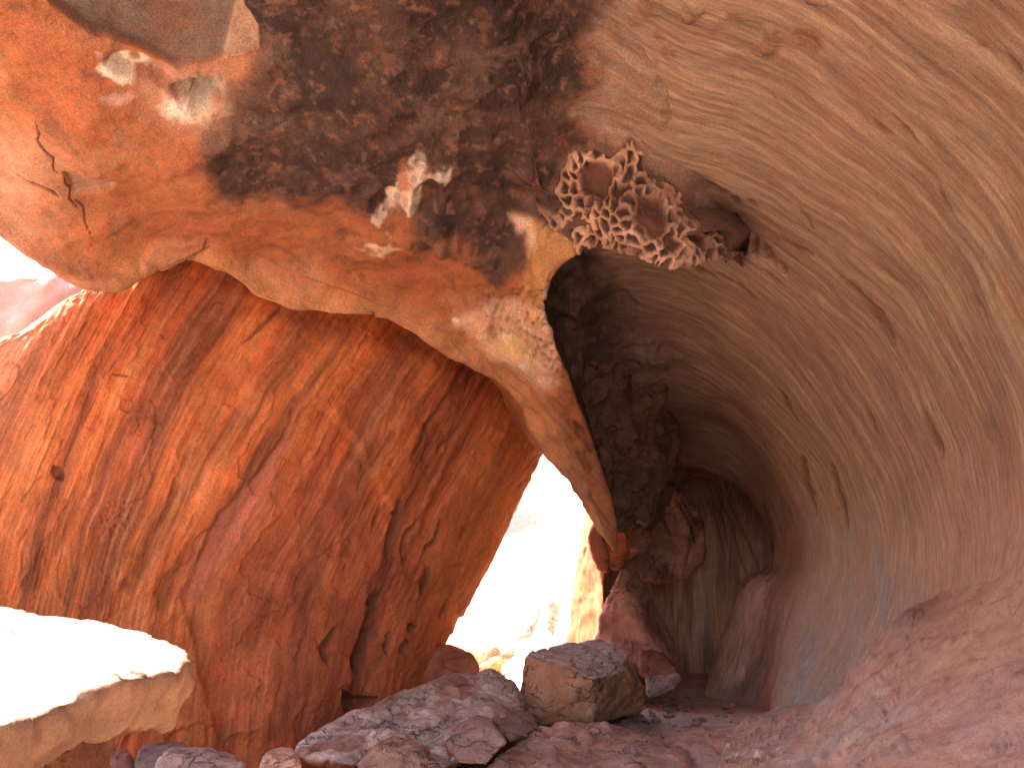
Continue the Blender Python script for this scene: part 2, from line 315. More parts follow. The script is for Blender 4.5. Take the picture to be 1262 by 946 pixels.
# ------------------------------------------------------------------ overhang (orange and sooty roof with its hanging spur)
LIP = [
 [(-170, 0, 4.3), (-150, 90, 5.0), (-135, 150, 5.7), (-125, 190, 6.1), (-120, 215, 6.3)],
 [(-80, 0, 4.3), (-60, 110, 5.1), (-45, 190, 5.9), (-35, 240, 6.4), (-25, 275, 6.6)],
 [(10, 0, 4.4), (25, 120, 5.2), (40, 220, 6.1), (52, 290, 6.8), (60, 333, 7.1)],
 [(70, 0, 4.5), (85, 130, 5.3), (100, 230, 6.3), (112, 310, 7.1), (125, 352, 7.3)],
 [(140, 0, 4.6), (160, 130, 5.4), (190, 230, 6.5), (220, 290, 7.4), (243, 323, 7.9)],
 [(210, 0, 4.7), (235, 130, 5.6), (275, 240, 6.8), (315, 320, 8.0), (342, 376, 8.3)],
 [(290, 0, 4.75), (320, 140, 5.8), (370, 250, 7.0), (430, 340, 8.2), (482, 403, 8.7)],
 [(350, 0, 4.8), (385, 150, 5.9), (440, 260, 7.15), (500, 360, 8.45), (545, 428, 9.0)],
 [(410, 0, 4.8), (440, 150, 5.9), (490, 260, 7.2), (555, 375, 8.6), (607, 463, 9.4)],
 [(450, 0, 4.8), (490, 150, 5.9), (535, 265, 7.2), (590, 405, 8.8), (655, 528, 10.0)],
 [(490, 0, 4.8), (530, 150, 5.88), (570, 270, 7.2), (610, 412, 8.75), (697, 588, 10.5)],
 [(520, 0, 4.8), (562, 146, 5.86), (596, 269, 7.15), (622, 415, 8.68), (738, 650, 10.9)],
 [(545, 0, 4.8), (588, 141, 5.84), (615, 265, 7.08), (632, 412, 8.58), (752, 666, 11.0)],
 [(565, 0, 4.8), (608, 136, 5.82), (630, 259, 7.0), (640, 402, 8.4), (754, 628, 10.75)],
 [(585, 0, 4.8), (625, 131, 5.8), (642, 250, 6.88), (647, 390, 8.2), (733, 555, 10.0)],
 [(605, 0, 4.8), (640, 126, 5.78), (652, 240, 6.75), (652, 372, 7.95), (699, 462, 8.85)],
 [(625, 0, 4.8), (650, 120, 5.75), (657, 233, 6.62), (655, 335, 7.45), (673, 392, 7.95)],
 [(645, 0, 4.8), (670, 115, 5.7), (675, 222, 6.42), (672, 295, 6.98), (679, 345, 7.4)],
 [(670, 0, 4.8), (700, 110, 5.65), (715, 200, 6.2), (720, 265, 6.6), (720, 311, 6.95)],
 [(700, 0, 4.8), (735, 110, 5.6), (755, 190, 6.1), (765, 260, 6.35), (770, 309, 6.65)],
 [(730, 0, 4.85), (770, 110, 5.55), (800, 205, 6.2), (820, 275, 6.3), (832, 326, 6.5)],
 [(765, 0, 4.88), (808, 115, 5.68), (852, 235, 6.55), (878, 282, 6.65), (893, 316, 6.85)],
 [(800, 5, 5.1), (850, 125, 6.0), (895, 255, 7.3), (915, 300, 7.8), (925, 338, 8.3)],
]
for k, off in ((16, -.7), (17, -.5), (18, -.34), (19, -.20), (20, -.10), (21, -.03), (22, .08)):      # the roof runs out flush into the banded wall
    for q in range(3 if k < 21 else 2 + (k == 22)):
        a, b, y_ = LIP[k][q]; f_ = {16: .25, 17: .5, 18: .75}.get(k, 1); LIP[k][q] = (a, b, y_ * (1 - f_) + f_ * (shell_y(a, b) + off * (1 if q < 2 else 1.3)))
HC = [(628, 262), (650, 236), (680, 238), (686, 214), (704, 188), (735, 184), (758, 192), (775, 172), (792, 190), (798, 212), (822, 226), (838, 240), (848, 262), (862, 276), (893, 268), (904, 286), (912, 306),
      (888, 330), (830, 345), (770, 330), (720, 330), (700, 300), (660, 278)]
G = []
for k, col_ in enumerate(LIP):
    C0 = conv(col_[0]); Lp = conv(col_[-1])
    A3 = [C0[0] * 0.9, -1.6, C0[2] + 1.0]; A2 = [C0[0] * 0.85, 0.4, C0[2] + 0.35]; A1 = [C0[0] * 0.92, 2.6, C0[2] + 0.1]
    if k <= 2 :   w1 = Lp + np.array([-0.05, 0.35, 0.35]); w2 = Lp + np.array([-0.3, 0.5, 1.3]); w3 = Lp + np.array([-0.8, 0.2, 2.8])
    elif k <= 10: w1 = Lp + np.array([-0.05, 0.4, 0.3]); w2 = Lp + np.array([-0.3, 1.3, 0.7]); w3 = Lp + np.array([-0.9, 3.6, 1.8])
    elif k <= 12: w1 = Lp + np.array([0.05, 0.4, 0.25]); w2 = Lp + np.array([0.05, 0.8, 1.2]); w3 = Lp + np.array([0.0, 0.6, 3.0])
    elif k <= 17: w1 = Lp + np.array([-0.03, 0.3, 0.32]); w2 = Lp + np.array([-0.05, 0.7, 0.85]); w3 = Lp + np.array([0.0, 1.2, 2.2])
    else:         w1 = Lp + np.array([0.0, 0.2, 0.3]); w2 = Lp + np.array([0.0, 0.6, 0.8]); w3 = Lp + np.array([0.0, 1.2, 1.8])
    G.append([A3, A2, A1] + col_ + [list(w1), list(w2), list(w3)])
def over_disp(P, U, Vv, px, py):
    wx = px + 7 * fbm(P * 2.2, 3, 71); wy = py + 7 * fbm(P * 2.2, 3, 72)
    d = (0.12 * fbm(P * 0.7, 3, 73) + 0.035 * fbm(P * 2.6, 3, 74)) * (0.12 + 0.88 * ss(21.3, 18, U)) + 0.008 * ridge(P * 8, 3, 75)
    return d, wx, wy
DARKP = [(255, -60), (300, 20), (322, 60), (285, 120), (248, 165), (265, 215), (300, 238), (350, 250), (430, 245), (470, 262), (505, 250), (520, 300), (580, 305), (610, 350), (640, 340), (660, 300), (700, 290),
         (760, 300), (800, 320), (865, 330), (860, 270), (810, 215), (735, 180), (700, 140), (735, 90), (720, 40), (770, -60)]
SCAL = [(525, 150, 48, 60, -10, .22), (600, 175, 42, 62, 20, .25), (430, 190, 60, 60, 0, .12), (640, 215, 25, 45, 25, .16), (560, 60, 80, 50, 0, .12), (400, 80, 70, 60, 30, .10), (585, 270, 45, 40, 30, .18),
        (655, 258, 32, 26, 10, .2), (480, 90, 50, 40, 0, .08), (350, 170, 50, 50, 0, .08), (660, 90, 45, 40, 0, .08)]
FLAKE = [(40, -40), (60, 2), (120, 42), (185, 66), (222, 84), (262, 78), (280, 68), (318, 62), (318, 38), (300, 4), (295, -40)]
P, U, Vv = surface(G, 800, 720)
N, fo = normals(P); px, py = project(P)
d, wx, wy = over_disp(P, U, Vv, px, py)
qx = px * .75 + wx * .25; qy = py * .75 + wy * .25
fw1 = 16 * fbm(P * 6, 4, 78); fw2 = 16 * fbm(P * 6, 4, 79)
dark = (.55 * poly(wx, wy, DARKP, 26) + .45 * poly(wx + fw1, wy + fw2, DARKP, 14)) * (P[..., 1] > 2)
for cx, cy, rx, ry, an, dep in SCAL:
    r = blob(wx, wy, cx, cy, rx, ry, an, 0.6); d = d - dep * r * 0.4
d = d + dark * 0.04 * ridge(P * 3, 3, 77)
# iron stained orange with paler and redder patches
c = np.zeros(P.shape) + np.array(ORANGE)
n1 = fbm(P * 1.3, 4, 81); n2 = fbm(P * 4.5, 4, 82)
c = mix(c, (0.43, 0.21, 0.115), ss(0.0, 0.5, n1) * 0.7)
c = mix(c, (0.36, 0.12, 0.055), ss(0.05, 0.5, -n1) * 0.6)
c = mix(c, (0.20, 0.09, 0.055), ss(0.22, 0.6, n2) * 0.6)
c = mix(c, (0.55, 0.33, 0.22), (1 - ss(0, 110, px)) * ss(120, 200, py) * 0.6)  # bounce from the sunlit ledge painted in as paler pink
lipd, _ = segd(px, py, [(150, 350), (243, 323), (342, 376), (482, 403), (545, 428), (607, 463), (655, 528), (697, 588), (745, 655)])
c = mix(c, (0.56, 0.29, 0.13), (1 - ss(8, 42, lipd + 10 * n1)) * 0.65)  # brightly lit lip painted as a paler orange strip
c = mix(c, (0.285, 0.19, 0.135), poly(wx, wy, [(700, -60), (1000, -60), (1000, 400), (900, 300), (780, 200), (690, 150), (735, 90)], 25))
br_ = poly(wx, wy, [(700, -60), (1000, -60), (1000, 400), (900, 300), (780, 200), (690, 150), (735, 90)], 25)
b1 = fbm(V3(P[..., 1] * 11, P[..., 0] * .9), 3, 43); b2 = fbm(V3(P[..., 1] * 24, P[..., 0] * 1.6), 2, 44)
c = mix(c, (0.42, 0.30, 0.19), br_ * ss(.2, .7, b1) * .45); c = mix(c, (0.44, 0.32, 0.21), br_ * ss(.2, .6, b2) * .5); c = mix(c, (0.16, 0.10, 0.075), br_ * ss(.2, .6, -b2) * .45)
c = mix(c, (0.25, 0.165, 0.12), (U > 19.5) * ss(190, 230, py))
c = mix(c, (0.078, 0.048, 0.037), dark * 0.96)
c = mix(c, SOOT, dark * ss(-0.35, 0.25, fbm(P * 2.1, 4, 84)))
c = mix(c, (0.20, 0.13, 0.105), dark * ss(0.2, 0.6, fbm(P * 1.7, 5, 85, .7)) * 0.35)
c = mix(c, (0.26, 0.14, 0.09), dark * ss(0.3, 0.6, fbm(P * 11, 3, 80)) * 0.45); c = mix(c, (0.03, 0.02, 0.017), dark * ss(0.3, 0.7, fbm(P * 8, 3, 96)) * 0.5)
c = mix(c, (0.20, 0.09, 0.055), dark * ss(0.3, 0.65, fbm(P * 6, 3, 86)) * 0.5)
# loose smooth flake up left
fs = polysd(qx, qy, FLAKE); fm = ss(-2, 2.5, fs)
d = d - 0.10 * fm; c = mix(c, (0.17, 0.125, 0.10), fm); c = mix(c, (0.2, 0.09, 0.05), fm * blob(px, py, 215, 30, 34, 30, 0, .6) * .6)
fac = poly(qx, qy, [(295, -10), (318, 38), (319, 62), (296, 68), (272, 70), (285, 30)], 2.5); c = mix(c, (0.36, 0.24, 0.16), fac); d = d + 0.06 * fac
c = mix(c, (0.5, 0.45, 0.4), blob(px, py, 217, 15, 8, 4, 30, .6) * .7)
# white salt hollows
sx = px * .2 + wx * .8 + 11 * fbm(P * 5, 4, 87); sy = py * .2 + wy * .8 + 11 * fbm(P * 5, 4, 88)
h1 = poly(sx, sy, [(118, 68), (135, 74), (165, 74), (190, 80), (200, 95), (180, 100), (165, 105), (140, 96), (124, 84)], 5)
h2 = blob(sx, sy, 246, 124, 30, 22, -35, .7) * ss(-.5, .1, fbm(P * 5, 3, 89)); h3 = blob(sx, sy, 220, 138, 22, 12, 40, .5)
d = d - 0.16 * blob(px, py, 168, 86, 32, 14, 15, .5) - 0.22 * blob(sx, sy, 248, 120, 22, 18, -35, .7)
c = mix(c, (0.5, 0.3, 0.2), blob(wx, wy, 225, 120, 62, 40, 20, .6) * .6)
c = mix(c, WHITE, h1); c = mix(c, (0.72, 0.63, 0.5), h2 * .9); c = mix(c, WHITE, h3 * .9); c = mix(c, (0.26, 0.23, 0.19), blob(sx, sy, 251, 122, 20, 16, -30, .6) * .9); c = mix(c, (.12, .09, .07), stroke(px, py, [(236, 132), (242, 122), (250, 116), (260, 115)], 2.2) * .8)
c = mix(c, (0.24, 0.10, 0.06), blob(wx, wy, 205, 105, 16, 12, 30, .5) * .7); c = mix(c, (0.42, 0.24, 0.1), blob(px, py, 172, 84, 9, 6, 30, .4))
c = mix(c, (0.6, 0.45, 0.35), blob(wx, wy, 145, 118, 22, 4, 8, .6) * .5)
# fissure and torn edges at the left
for pts, wd, dep in [([(44, 148), (50, 166), (47, 172), (58, 186), (66, 192), (68, 202), (75, 207)], 1.5, .03), ([(80, 214), (82, 226), (90, 236), (88, 248), (98, 262)], 1.8, .04), ([(95, 250), (104, 262), (105, 275), (117, 297)], 1.6, .03), ([(20, 215), (50, 228), (75, 245)], 3, .04), ([(250, 298), (215, 318), (170, 342)], 3, .08)]:
    s_ = stroke(px * .5 + wx * .5, py * .5 + wy * .5, pts, wd); d = d - dep * s_; c = mix(c, (0.10, 0.045, 0.03), s_ * .8)
tri = poly(qx, qy, [(78, 205), (110, 212), (142, 228), (138, 238), (92, 244)], 3); d = d - 0.05 * tri; c = mix(c, (0.33, 0.20, 0.14), tri * .8)
dom = poly(qx, qy, [(172, 322), (185, 300), (215, 288), (252, 290), (250, 302), (200, 330), (172, 338)], 3); d = d + 0.05 * dom; c = mix(c, (0.42, 0.21, 0.12), dom * .7)
st = ss(0, 4, polysd(qx, qy, [(150, 356), (175, 342), (255, 300), (330, 320), (480, 380), (420, 440), (200, 400)])); d = d - 0.06 * st
# fan of white salt in the middle
fan = poly(sx, sy, [(497, 195), (515, 196), (538, 208), (562, 214), (552, 226), (540, 240), (536, 222), (520, 232), (511, 245), (508, 268), (494, 262), (478, 262), (470, 270), (452, 264), (470, 258), (478, 240), (492, 225)], 4)
fan2 = poly(sx, sy, [(440, 308), (470, 300), (478, 288), (490, 303), (500, 308), (462, 310)], 3)
fk, _, _ = worley(px / 13 + 3, py / 17, 4)
fan = fan * (0.55 + 0.45 * ss(.22, .45, fk))
c = mix(c, (0.68, 0.58, 0.45), fan); c = mix(c, (0.7, 0.5, 0.32), fan2 * .9); d = d - 0.12 * blob(px, py, 485, 245, 26, 18, -30, .5) - .14 * blob(px, py, 525, 245, 14, 22, 20, .4)
c = mix(c, (0.55, 0.22, 0.10), blob(wx, wy, 497, 222, 9, 22, 0, .5) * .6)
for cx, cy, rx, ry in [(520, 283, 13, 18), (545, 290, 11, 20), (500, 290, 10, 12)]: d = d + .09 * blob(px, py, cx, cy, rx, ry, -10, .5)
for cx, cy in [(560, 308), (575, 314), (590, 318), (545, 304), (605, 325)]:
    b_ = blob(wx, wy, cx, cy, 8, 8, 0, .5); d = d + .07 * b_
# yellow and pale rock at the root of the spur
c = mix(c, (0.46, 0.26, 0.10), poly(wx, wy, [(630, 275), (680, 285), (715, 300), (730, 300), (715, 318), (690, 325), (676, 338), (668, 380), (640, 370), (650, 330)], 6) * .9)
c = mix(c, PALE, poly(wx, wy, [(622, 276), (650, 278), (652, 300), (645, 320), (640, 300), (630, 290)], 4) * .7)
c = mix(c, (0.10, 0.055, 0.04), poly(wx, wy, [(624, 300), (642, 290), (645, 312), (632, 335), (612, 360), (600, 345)], 5) * .8)
c = mix(c, (0.68, 0.47, 0.32), poly(wx, wy, [(585, 380), (640, 372), (680, 385), (692, 420), (696, 450), (680, 480), (655, 478), (620, 450), (560, 400)], 8) * .75)
c = mix(c, (0.74, 0.52, 0.24), blob(wx, wy, 634, 432, 28, 18, 30, .6) * .8); c = mix(c, YEL, blob(wx, wy, 658, 392, 12, 8, 30, .5) * .8)
c = mix(c, (0.34, 0.14, 0.08), blob(wx, wy, 612, 408, 16, 12, 20, .4) * .8 * ss(-.1, .3, n2)); c = mix(c, WHITE, blob(px, py, 620, 417, 6, 6, 0, .4) * .8)
for cx, cy, r_ in [(622, 444, 5), (632, 449, 4), (645, 450, 5), (565, 394, 5)]: c = mix(c, WHITE, blob(wx, wy, cx, cy, r_, r_ * .6, 20, .5) * .8)
c = mix(c, (0.36, 0.33, 0.27), stroke(px, py, [(672, 350), (672, 380), (676, 400)], 6) * .8)
wk1, wk2, _ = worley(px / 9, py / 11, 9); spur = poly(px, py, [(590, 370), (690, 340), (700, 440), (690, 470), (600, 420)], 12)
d = d - .05 * spur * (1 - ss(.15, .4, wk1)); d = d + .05 * spur * fbm(P * 5, 3, 90)
# layered grain running down the spur
grain = fbm(V3((px - py) * .06, (px + py) * .012), 4, 92); sm = poly(px, py, [(540, 420), (620, 440), (700, 480), (760, 640), (760, 680), (600, 520)], 16)
d = d + sm * (.05 * grain + .03 * ridge(V3((px - py) * .05, (px + py) * .01), 2, 93)); c = mix(c, (0.36, 0.18, 0.11), sm * ss(.1, .5, grain) * .6)
for pts in ([(705, 520), (722, 545), (733, 556)], [(712, 560), (730, 575)], [(700, 600), (725, 625), (745, 645)]):
    s_ = stroke(wx, wy, pts, 5); d = d - .06 * s_
c = mix(c, (.06, .04, .032), ss(7.15, 7.4, Vv) * (U > 11.3) * (U < 15.6) * .95)
root = bpy.data.objects.new("rock_overhang", None); COL.objects.link(root); root.location = (-1, 6, 5)
tag(root, "orange and soot-black cave roof hanging low over the sunlit ledge, narrowing to a pointed spur", "rock overhang")
d = d * (1 - .85 * ss(6.7, 7.3, Vv) * (U > 11))
c = mix(c, (.16, .09, .065), ss(-6, 4, polysd(px, py, HC)) * (U > 15.5))
d = d - .27 * ss(2, 14, polysd(px, py, HC)) * (U > 15.5) * (Vv < 9)
over = grid_obj("roof_slab", P + N * d[..., None], c, P, M_over, flip=fo)
def adopt(o, par):
    o.parent = par; o.matrix_parent_inverse = par.matrix_world.inverted()
bpy.context.view_layer.update(); adopt(over, root)

# honeycombed rim: its own finely pitted mesh
P, U, Vv = surface(G, 520, 460, (16.3, 21.95), (4.3, 8.6))
_, _, _ = 0, 0, 0
N = normals(P, fo)[0]; px, py = project(P)
wx = px + 9 * fbm(P * 3.2, 4, 101); wy = py + 9 * fbm(P * 3.2, 4, 102)
dd0, _, _ = over_disp(P, U, Vv, px, py)
m = ss(-5, 4, polysd(wx, wy, HC))
f1, f2, idc = worley(wx / 13, wy / 16, 5); e1 = f2 - f1
g1, g2, _ = worley(wx / 6.5 + 9, wy / 8, 12); e2 = g2 - g1
pit = ss(.08, .75, e1); pit2 = ss(.05, .7, e2)
big = np.maximum.reduce([blob(wx, wy, 735, 222, 19, 24, 20, .25), blob(wx, wy, 804, 264, 20, 26, -20, .25), blob(wx, wy, 672, 252, 15, 14, 0, .3), blob(wx, wy, 770, 235, 7, 16, 20, .3) * .7, blob(wx, wy, 858, 298, 13, 10, 20, .2), blob(wx, wy, 825, 300, 8, 15, -15, .3) * .8])
big = np.clip(big, 0, 1)
dd = dd0 + m * (0.03 - 0.065 * pit * (1 - big) - 0.012 * pit2 * (1 - big) - 0.11 * big) - (1 - m) * 0.12
inner = m * (py > 308)
c = np.zeros(P.shape) + np.array((0.30, 0.145, 0.085))
c = mix(c, (0.62, 0.38, 0.25), (1 - pit) * (.4 + .6 * ss(-.3, .3, fbm(P * 4, 3, 104)))); c = mix(c, (0.48, 0.31, 0.21), (1 - pit2) * .25)
c = mix(c, (0.14, 0.07, 0.045), pit * (.35 + .6 * ss(.2, .7, idc))); c = mix(c, (0.2, 0.085, 0.05), big * .9)
c = mix(c, (0.30, 0.27, 0.22), pit * ss(.55, .8, 1 - idc) * .5)
c = mix(c, (0.12, 0.075, 0.055), (1 - ss(665, 705, wx)) * (1 - .5 * (1 - pit)))
c = mix(c, (0.60, 0.40, 0.29), ss(300, 322, wy - .12 * (wx - 760)) * ss(755, 775, wx) * .6)
c = mix(c, (0.13, 0.07, 0.05), (1 - m)); c = mix(c, (0.07, 0.04, 0.03), ss(.14, .5, e1) * m * (1 - big) * .75); c = mix(c, (0.12, 0.055, 0.035), ss(.3, .9, big) * .85)
c = mix(c, (0.12, 0.06, 0.045), ss(.1, .5, fbm(P * 3, 4, 105)) * m * .6)
hc = grid_obj("honeycomb_rim", P + N * dd[..., None], c, P, M_pale, flip=fo, keep=m > .03)
tag(hc, "pale honeycombed rim eaten into pits"); adopt(hc, root)

# ------------------------------------------------------------------ great red wall at the left
Wc = [
 [(-420, 380, 6.8), (-440, 430, 7.0), (-450, 520, 7.2), (-470, 640, 7.3), (-480, 800, 7.6), (-480, 1000, 7.8)],
 [(-160, 460, 7.4), (-190, 510, 7.3), (-230, 590, 7.4), (-280, 700, 7.5), (-300, 830, 7.8), (-300, 1000, 8.0)],
 [(0, 426, 7.9), (-35, 480, 7.7), (-80, 580, 7.7), (-130, 700, 7.8), (-150, 830, 8.1), (-160, 1000, 8.3)],
 [(88, 368, 8.2), (50, 440, 7.9), (0, 550, 7.9), (-50, 690, 8.0), (-70, 830, 8.3), (-80, 1000, 8.5)],
 [(160, 335, 8.5), (110, 430, 8.1), (55, 545, 8.0), (5, 690, 8.1), (-15, 830, 8.4), (-20, 1000, 8.6)],
 [(260, 300, 8.9), (185, 420, 8.4), (125, 545, 8.2), (75, 690, 8.3), (55, 830, 8.5), (45, 1000, 8.7)],
 [(355, 330, 9.4), (275, 440, 8.8), (205, 570, 8.5), (150, 700, 8.5), (125, 830, 8.7), (110, 1000, 8.8)],
 [(440, 350, 9.9), (370, 460, 9.2), (290, 600, 8.8), (230, 720, 8.8), (205, 840, 8.9), (190, 1000, 8.9)],
 [(520, 380, 10.5), (450, 490, 9.7), (375, 630, 9.3), (320, 740, 9.1), (295, 850, 9.1), (280, 1000, 9.0)],
 [(585, 420, 11.0), (525, 520, 10.3), (450, 650, 9.8), (410, 750, 9.6), (385, 850, 9.5), (370, 960, 9.4)],
 [(625, 450, 11.6), (575, 550, 11.0), (515, 670, 10.5), (475, 770, 10.3), (450, 860, 10.1), (440, 950, 10.0)],
 [(658, 490, 12.3), (618, 580, 11.8), (566, 680, 11.4), (526, 775, 11.1), (502, 860, 10.9), (500, 930, 10.8)],
 [(690, 500, 13.1), (640, 600, 12.7), (600, 688, 12.4), (566, 758, 12.2), (542, 812, 12.1), (530, 900, 12.0)],
 [(684, 500, 13.8), (634, 600, 13.5), (593, 688, 13.2), (558, 758, 13.0), (533, 812, 12.9), (522, 900, 12.8)],
 [(600, 500, 14.8), (560, 600, 14.7), (520, 690, 14.6), (480, 760, 14.5), (450, 815, 14.5), (440, 880, 14.4)],
]
G2 = []
for k, col_ in enumerate(Wc):
    T = conv(col_[0]); out = [-0.3, 1.6, -0.2]
    if k >= 12: out = [-1.2, 0.3, 0.1]
    T1 = T + np.array([out[0] * .3, .5, .25]); T2 = T + np.array([out[0] * 1.2, 1.6, 0.3])
    G2.append([list(T2), list(T1)] + col_)
P, U, Vv = surface(G2, 760, 600)
N, fw = normals(P); px, py = project(P)
flow = np.stack([U * 1.0, Vv * 1.6, 0 * U], -1)
wu = U + .10 * fbm(P * .8, 3, 111)
s1 = fbm(V3(wu * 1.6, Vv * .35), 4, 112); s2 = ridge(V3(wu * 4.2, Vv * .7), 3, 113); s3 = fbm(V3(wu * 9, Vv * 1.5), 3, 114)
d = .03 * s1 + .006 * s2 + .004 * s3 + .08 * fbm(P * .5, 2, 115) + .008 * fbm(P * 9, 3, 116)
wx = px + 9 * fbm(P * 2, 3, 117); wy = py + 9 * fbm(P * 2, 3, 118)
# exfoliation steps: one big scar in the middle
scar = polysd(wx, wy, [(360, 505), (345, 550), (310, 590), (270, 630), (245, 680), (228, 740), (235, 800), (300, 1000), (600, 1000), (560, 700), (480, 620), (440, 540), (400, 500)])
d = d - .06 * ss(-4, 4, scar)
fs3 = fbm(V3(wu * 14, Vv * .8), 3, 125); FSV = fs3
plate = fbm(V3(wu * 1.3, Vv * 1.1), 4, 119); d = d + .02 * ss(.0, .08, plate)
plate2 = fbm(V3(wu * 3.1, Vv * 1.7), 4, 120); d = d + .010 * ss(.1, .16, plate2)
c = np.zeros(P.shape) + np.array((0.60, 0.175, 0.055))
c = mix(c, (0.62, 0.225, 0.08), ss(.0, .5, s1) * .7)
c = mix(c, (0.42, 0.12, 0.05), ss(.0, .5, -s1) * .7)
dk = fbm(V3(wu * 2.3, Vv * .28), 4, 121)
c = mix(c, (0.22, 0.085, 0.05), ss(.12, .5, dk) * .65)
c = mix(c, (0.64, 0.26, 0.10), ss(.2, .6, -dk) * .4)
c = mix(c, (0.64, 0.30, 0.14), ss(.15, .6, fs3) * .4); c = mix(c, (0.24, 0.08, 0.045), ss(.15, .6, -fs3) * .45)
c = mix(c, (0.46, 0.13, 0.065), ss(-5, 60, scar) * .5)
c = mix(c, (0.56, 0.20, 0.13), poly(wx, wy, [(355, 510), (340, 560), (300, 600), (262, 640), (240, 690), (225, 740), (250, 735), (285, 680), (330, 620), (345, 580), (362, 540)], 6) * .7)
c = mix(c, (0.74, 0.29, 0.085), ss(500, 620, px + .35 * (py - 700)) * .7)  # bounce glow from the gap painted as brighter orange towards that edge
c = mix(c, (0.6, 0.34, 0.22), (1 - ss(20, 120, px + (py - 400) * .5)) * .5)
for pts, wd, st_ in [([(575, 455), (545, 500), (515, 580), (490, 660), (468, 740), (455, 820), (440, 870)], 15, .8), ([(600, 470), (560, 520), (545, 550)], 12, .6), ([(520, 430), (490, 500), (450, 600), (425, 680)], 14, .5),
                     ([(545, 560), (515, 640), (500, 690)], 8, .4), ([(400, 400), (330, 470), (240, 590), (160, 720)], 18, .45), ([(300, 380), (200, 470), (110, 590), (40, 720)], 14, .4),
                     ([(350, 530), (300, 600), (200, 740)], 18, .5), ([(455, 415), (440, 440)], 4, .6), ([(240, 560), (180, 700)], 20, .4), ([(390, 640), (370, 760), (340, 900)], 18, .35)]:
    s_ = stroke(wx, wy, pts, wd, False) * (.5 + .5 * ss(-.2, .3, fbm(V3(wu * 7, Vv * .5), 3, 124))); c = mix(c, (0.14, 0.055, 0.035), s_ * st_ * .95); d = d - .06 * s_ * st_
for pts, wd, dep in [([(462, 756), (458, 790), (452, 830)], 7, .30), ([(467, 733), (466, 745)], 7, .2), ([(512, 768), (513, 780)], 6, .18), ([(503, 788), (501, 806)], 5, .18), ([(483, 780), (480, 808)], 5, .15), ([(495, 610), (488, 650), (482, 690)], 6, .12),
                     ([(418, 775), (402, 800), (408, 820)], 5, .07), ([(515, 640), (500, 690)], 4, .06), ([(560, 730), (545, 760)], 3, .05), ([(345, 380), (300, 420)], 3, .03), ([(70, 575), (78, 590)], 7, .07), ([(140, 460), (158, 462)], 2, .02),
                     ([(545, 640), (530, 680)], 3, .05), ([(575, 640), (560, 670)], 3, .05), ([(532, 700), (520, 735)], 4, .06), ([(470, 620), (462, 650)], 3, .05), ([(430, 850), (440, 870), (465, 862)], 9, .15)]:
    s_ = stroke(wx * .5 + px * .5, wy * .5 + py * .5, pts, wd * 1.4); d = d - dep * s_; c = mix(c, (0.16, 0.065, 0.04), s_ * .7)
hole = blob(px, py, 140, 640, 22, 28, 30, .5); hk, _, _ = worley(px / 6, py / 9, 3); d = d - .02 * hole * (1 - ss(.2, .4, hk)); c = mix(c, (.3, .10, .05), hole * (1 - ss(.2, .4, hk)) * .4)
notch = ss(500, 680, px) * ridge(V3((px * .8 + py * .6) * .09, (py * .8 - px * .4) * .015), 2, 123); d = d - .05 * ss(.45, .8, notch); c = mix(c, (.25, .09, .05), ss(.5, .85, notch) * .5)
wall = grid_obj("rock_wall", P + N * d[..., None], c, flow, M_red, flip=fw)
tag(wall, "tall leaning red rock face streaked with dark stripes behind the sunlit ledge", "rock wall")

# ------------------------------------------------------------------ boulders: hulls, remeshed, worn
def shape(hulls, voxel, bevel=0.05, smooth=3):
    bm = bmesh.new()
    for pts in hulls:
        vs = [bm.verts.new(tuple(p)) for p in pts]
        r = bmesh.ops.convex_hull(bm, input=vs, use_existing_faces=False)
        dl = [v for v in set(r["geom_interior"] + r["geom_unused"]) if isinstance(v, bmesh.types.BMVert) and v.is_valid]
        if dl: bmesh.ops.delete(bm, geom=dl, context='VERTS')
    me = bpy.data.meshes.new("tmp"); bm.to_mesh(me); bm.free()
    o = bpy.data.objects.new("tmp", me); COL.objects.link(o)
    if bevel:
        b = o.modifiers.new("b", 'BEVEL'); b.width = bevel; b.segments = 2; b.limit_method = 'ANGLE'; b.angle_limit = math.radians(12)
    r = o.modifiers.new("r", 'REMESH'); r.mode = 'VOXEL'; r.voxel_size = voxel
    s = o.modifiers.new("s", 'SMOOTH'); s.iterations = smooth; s.factor = .6
    dg = bpy.context.evaluated_depsgraph_get(); dg.update(); ev = o.evaluated_get(dg); em = ev.to_mesh()
    em.calc_loop_triangles()
    co = np.zeros(len(em.vertices) * 3); em.vertices.foreach_get("co", co); co = co.reshape(-1, 3)
    tr = np.zeros(len(em.loop_triangles) * 3, np.int32); em.loop_triangles.foreach_get("vertices", tr); tr = tr.reshape(-1, 3)
    nn = np.zeros(len(em.vertices) * 3); em.vertices.foreach_get("normal", nn); nn = nn.reshape(-1, 3)
    ev.to_mesh_clear(); bpy.data.objects.remove(o); bpy.data.meshes.remove(me)
    return co, tr, nn
def back(front, dy, k=0.8, dz=0.0):
    F = [conv(p) for p in front]; ctr = sum(F) / len(F)
    return F + [ctr + (p - ctr) * k + np.array([ctr[0] / ctr[1] * dy, dy, dz]) for p in F]
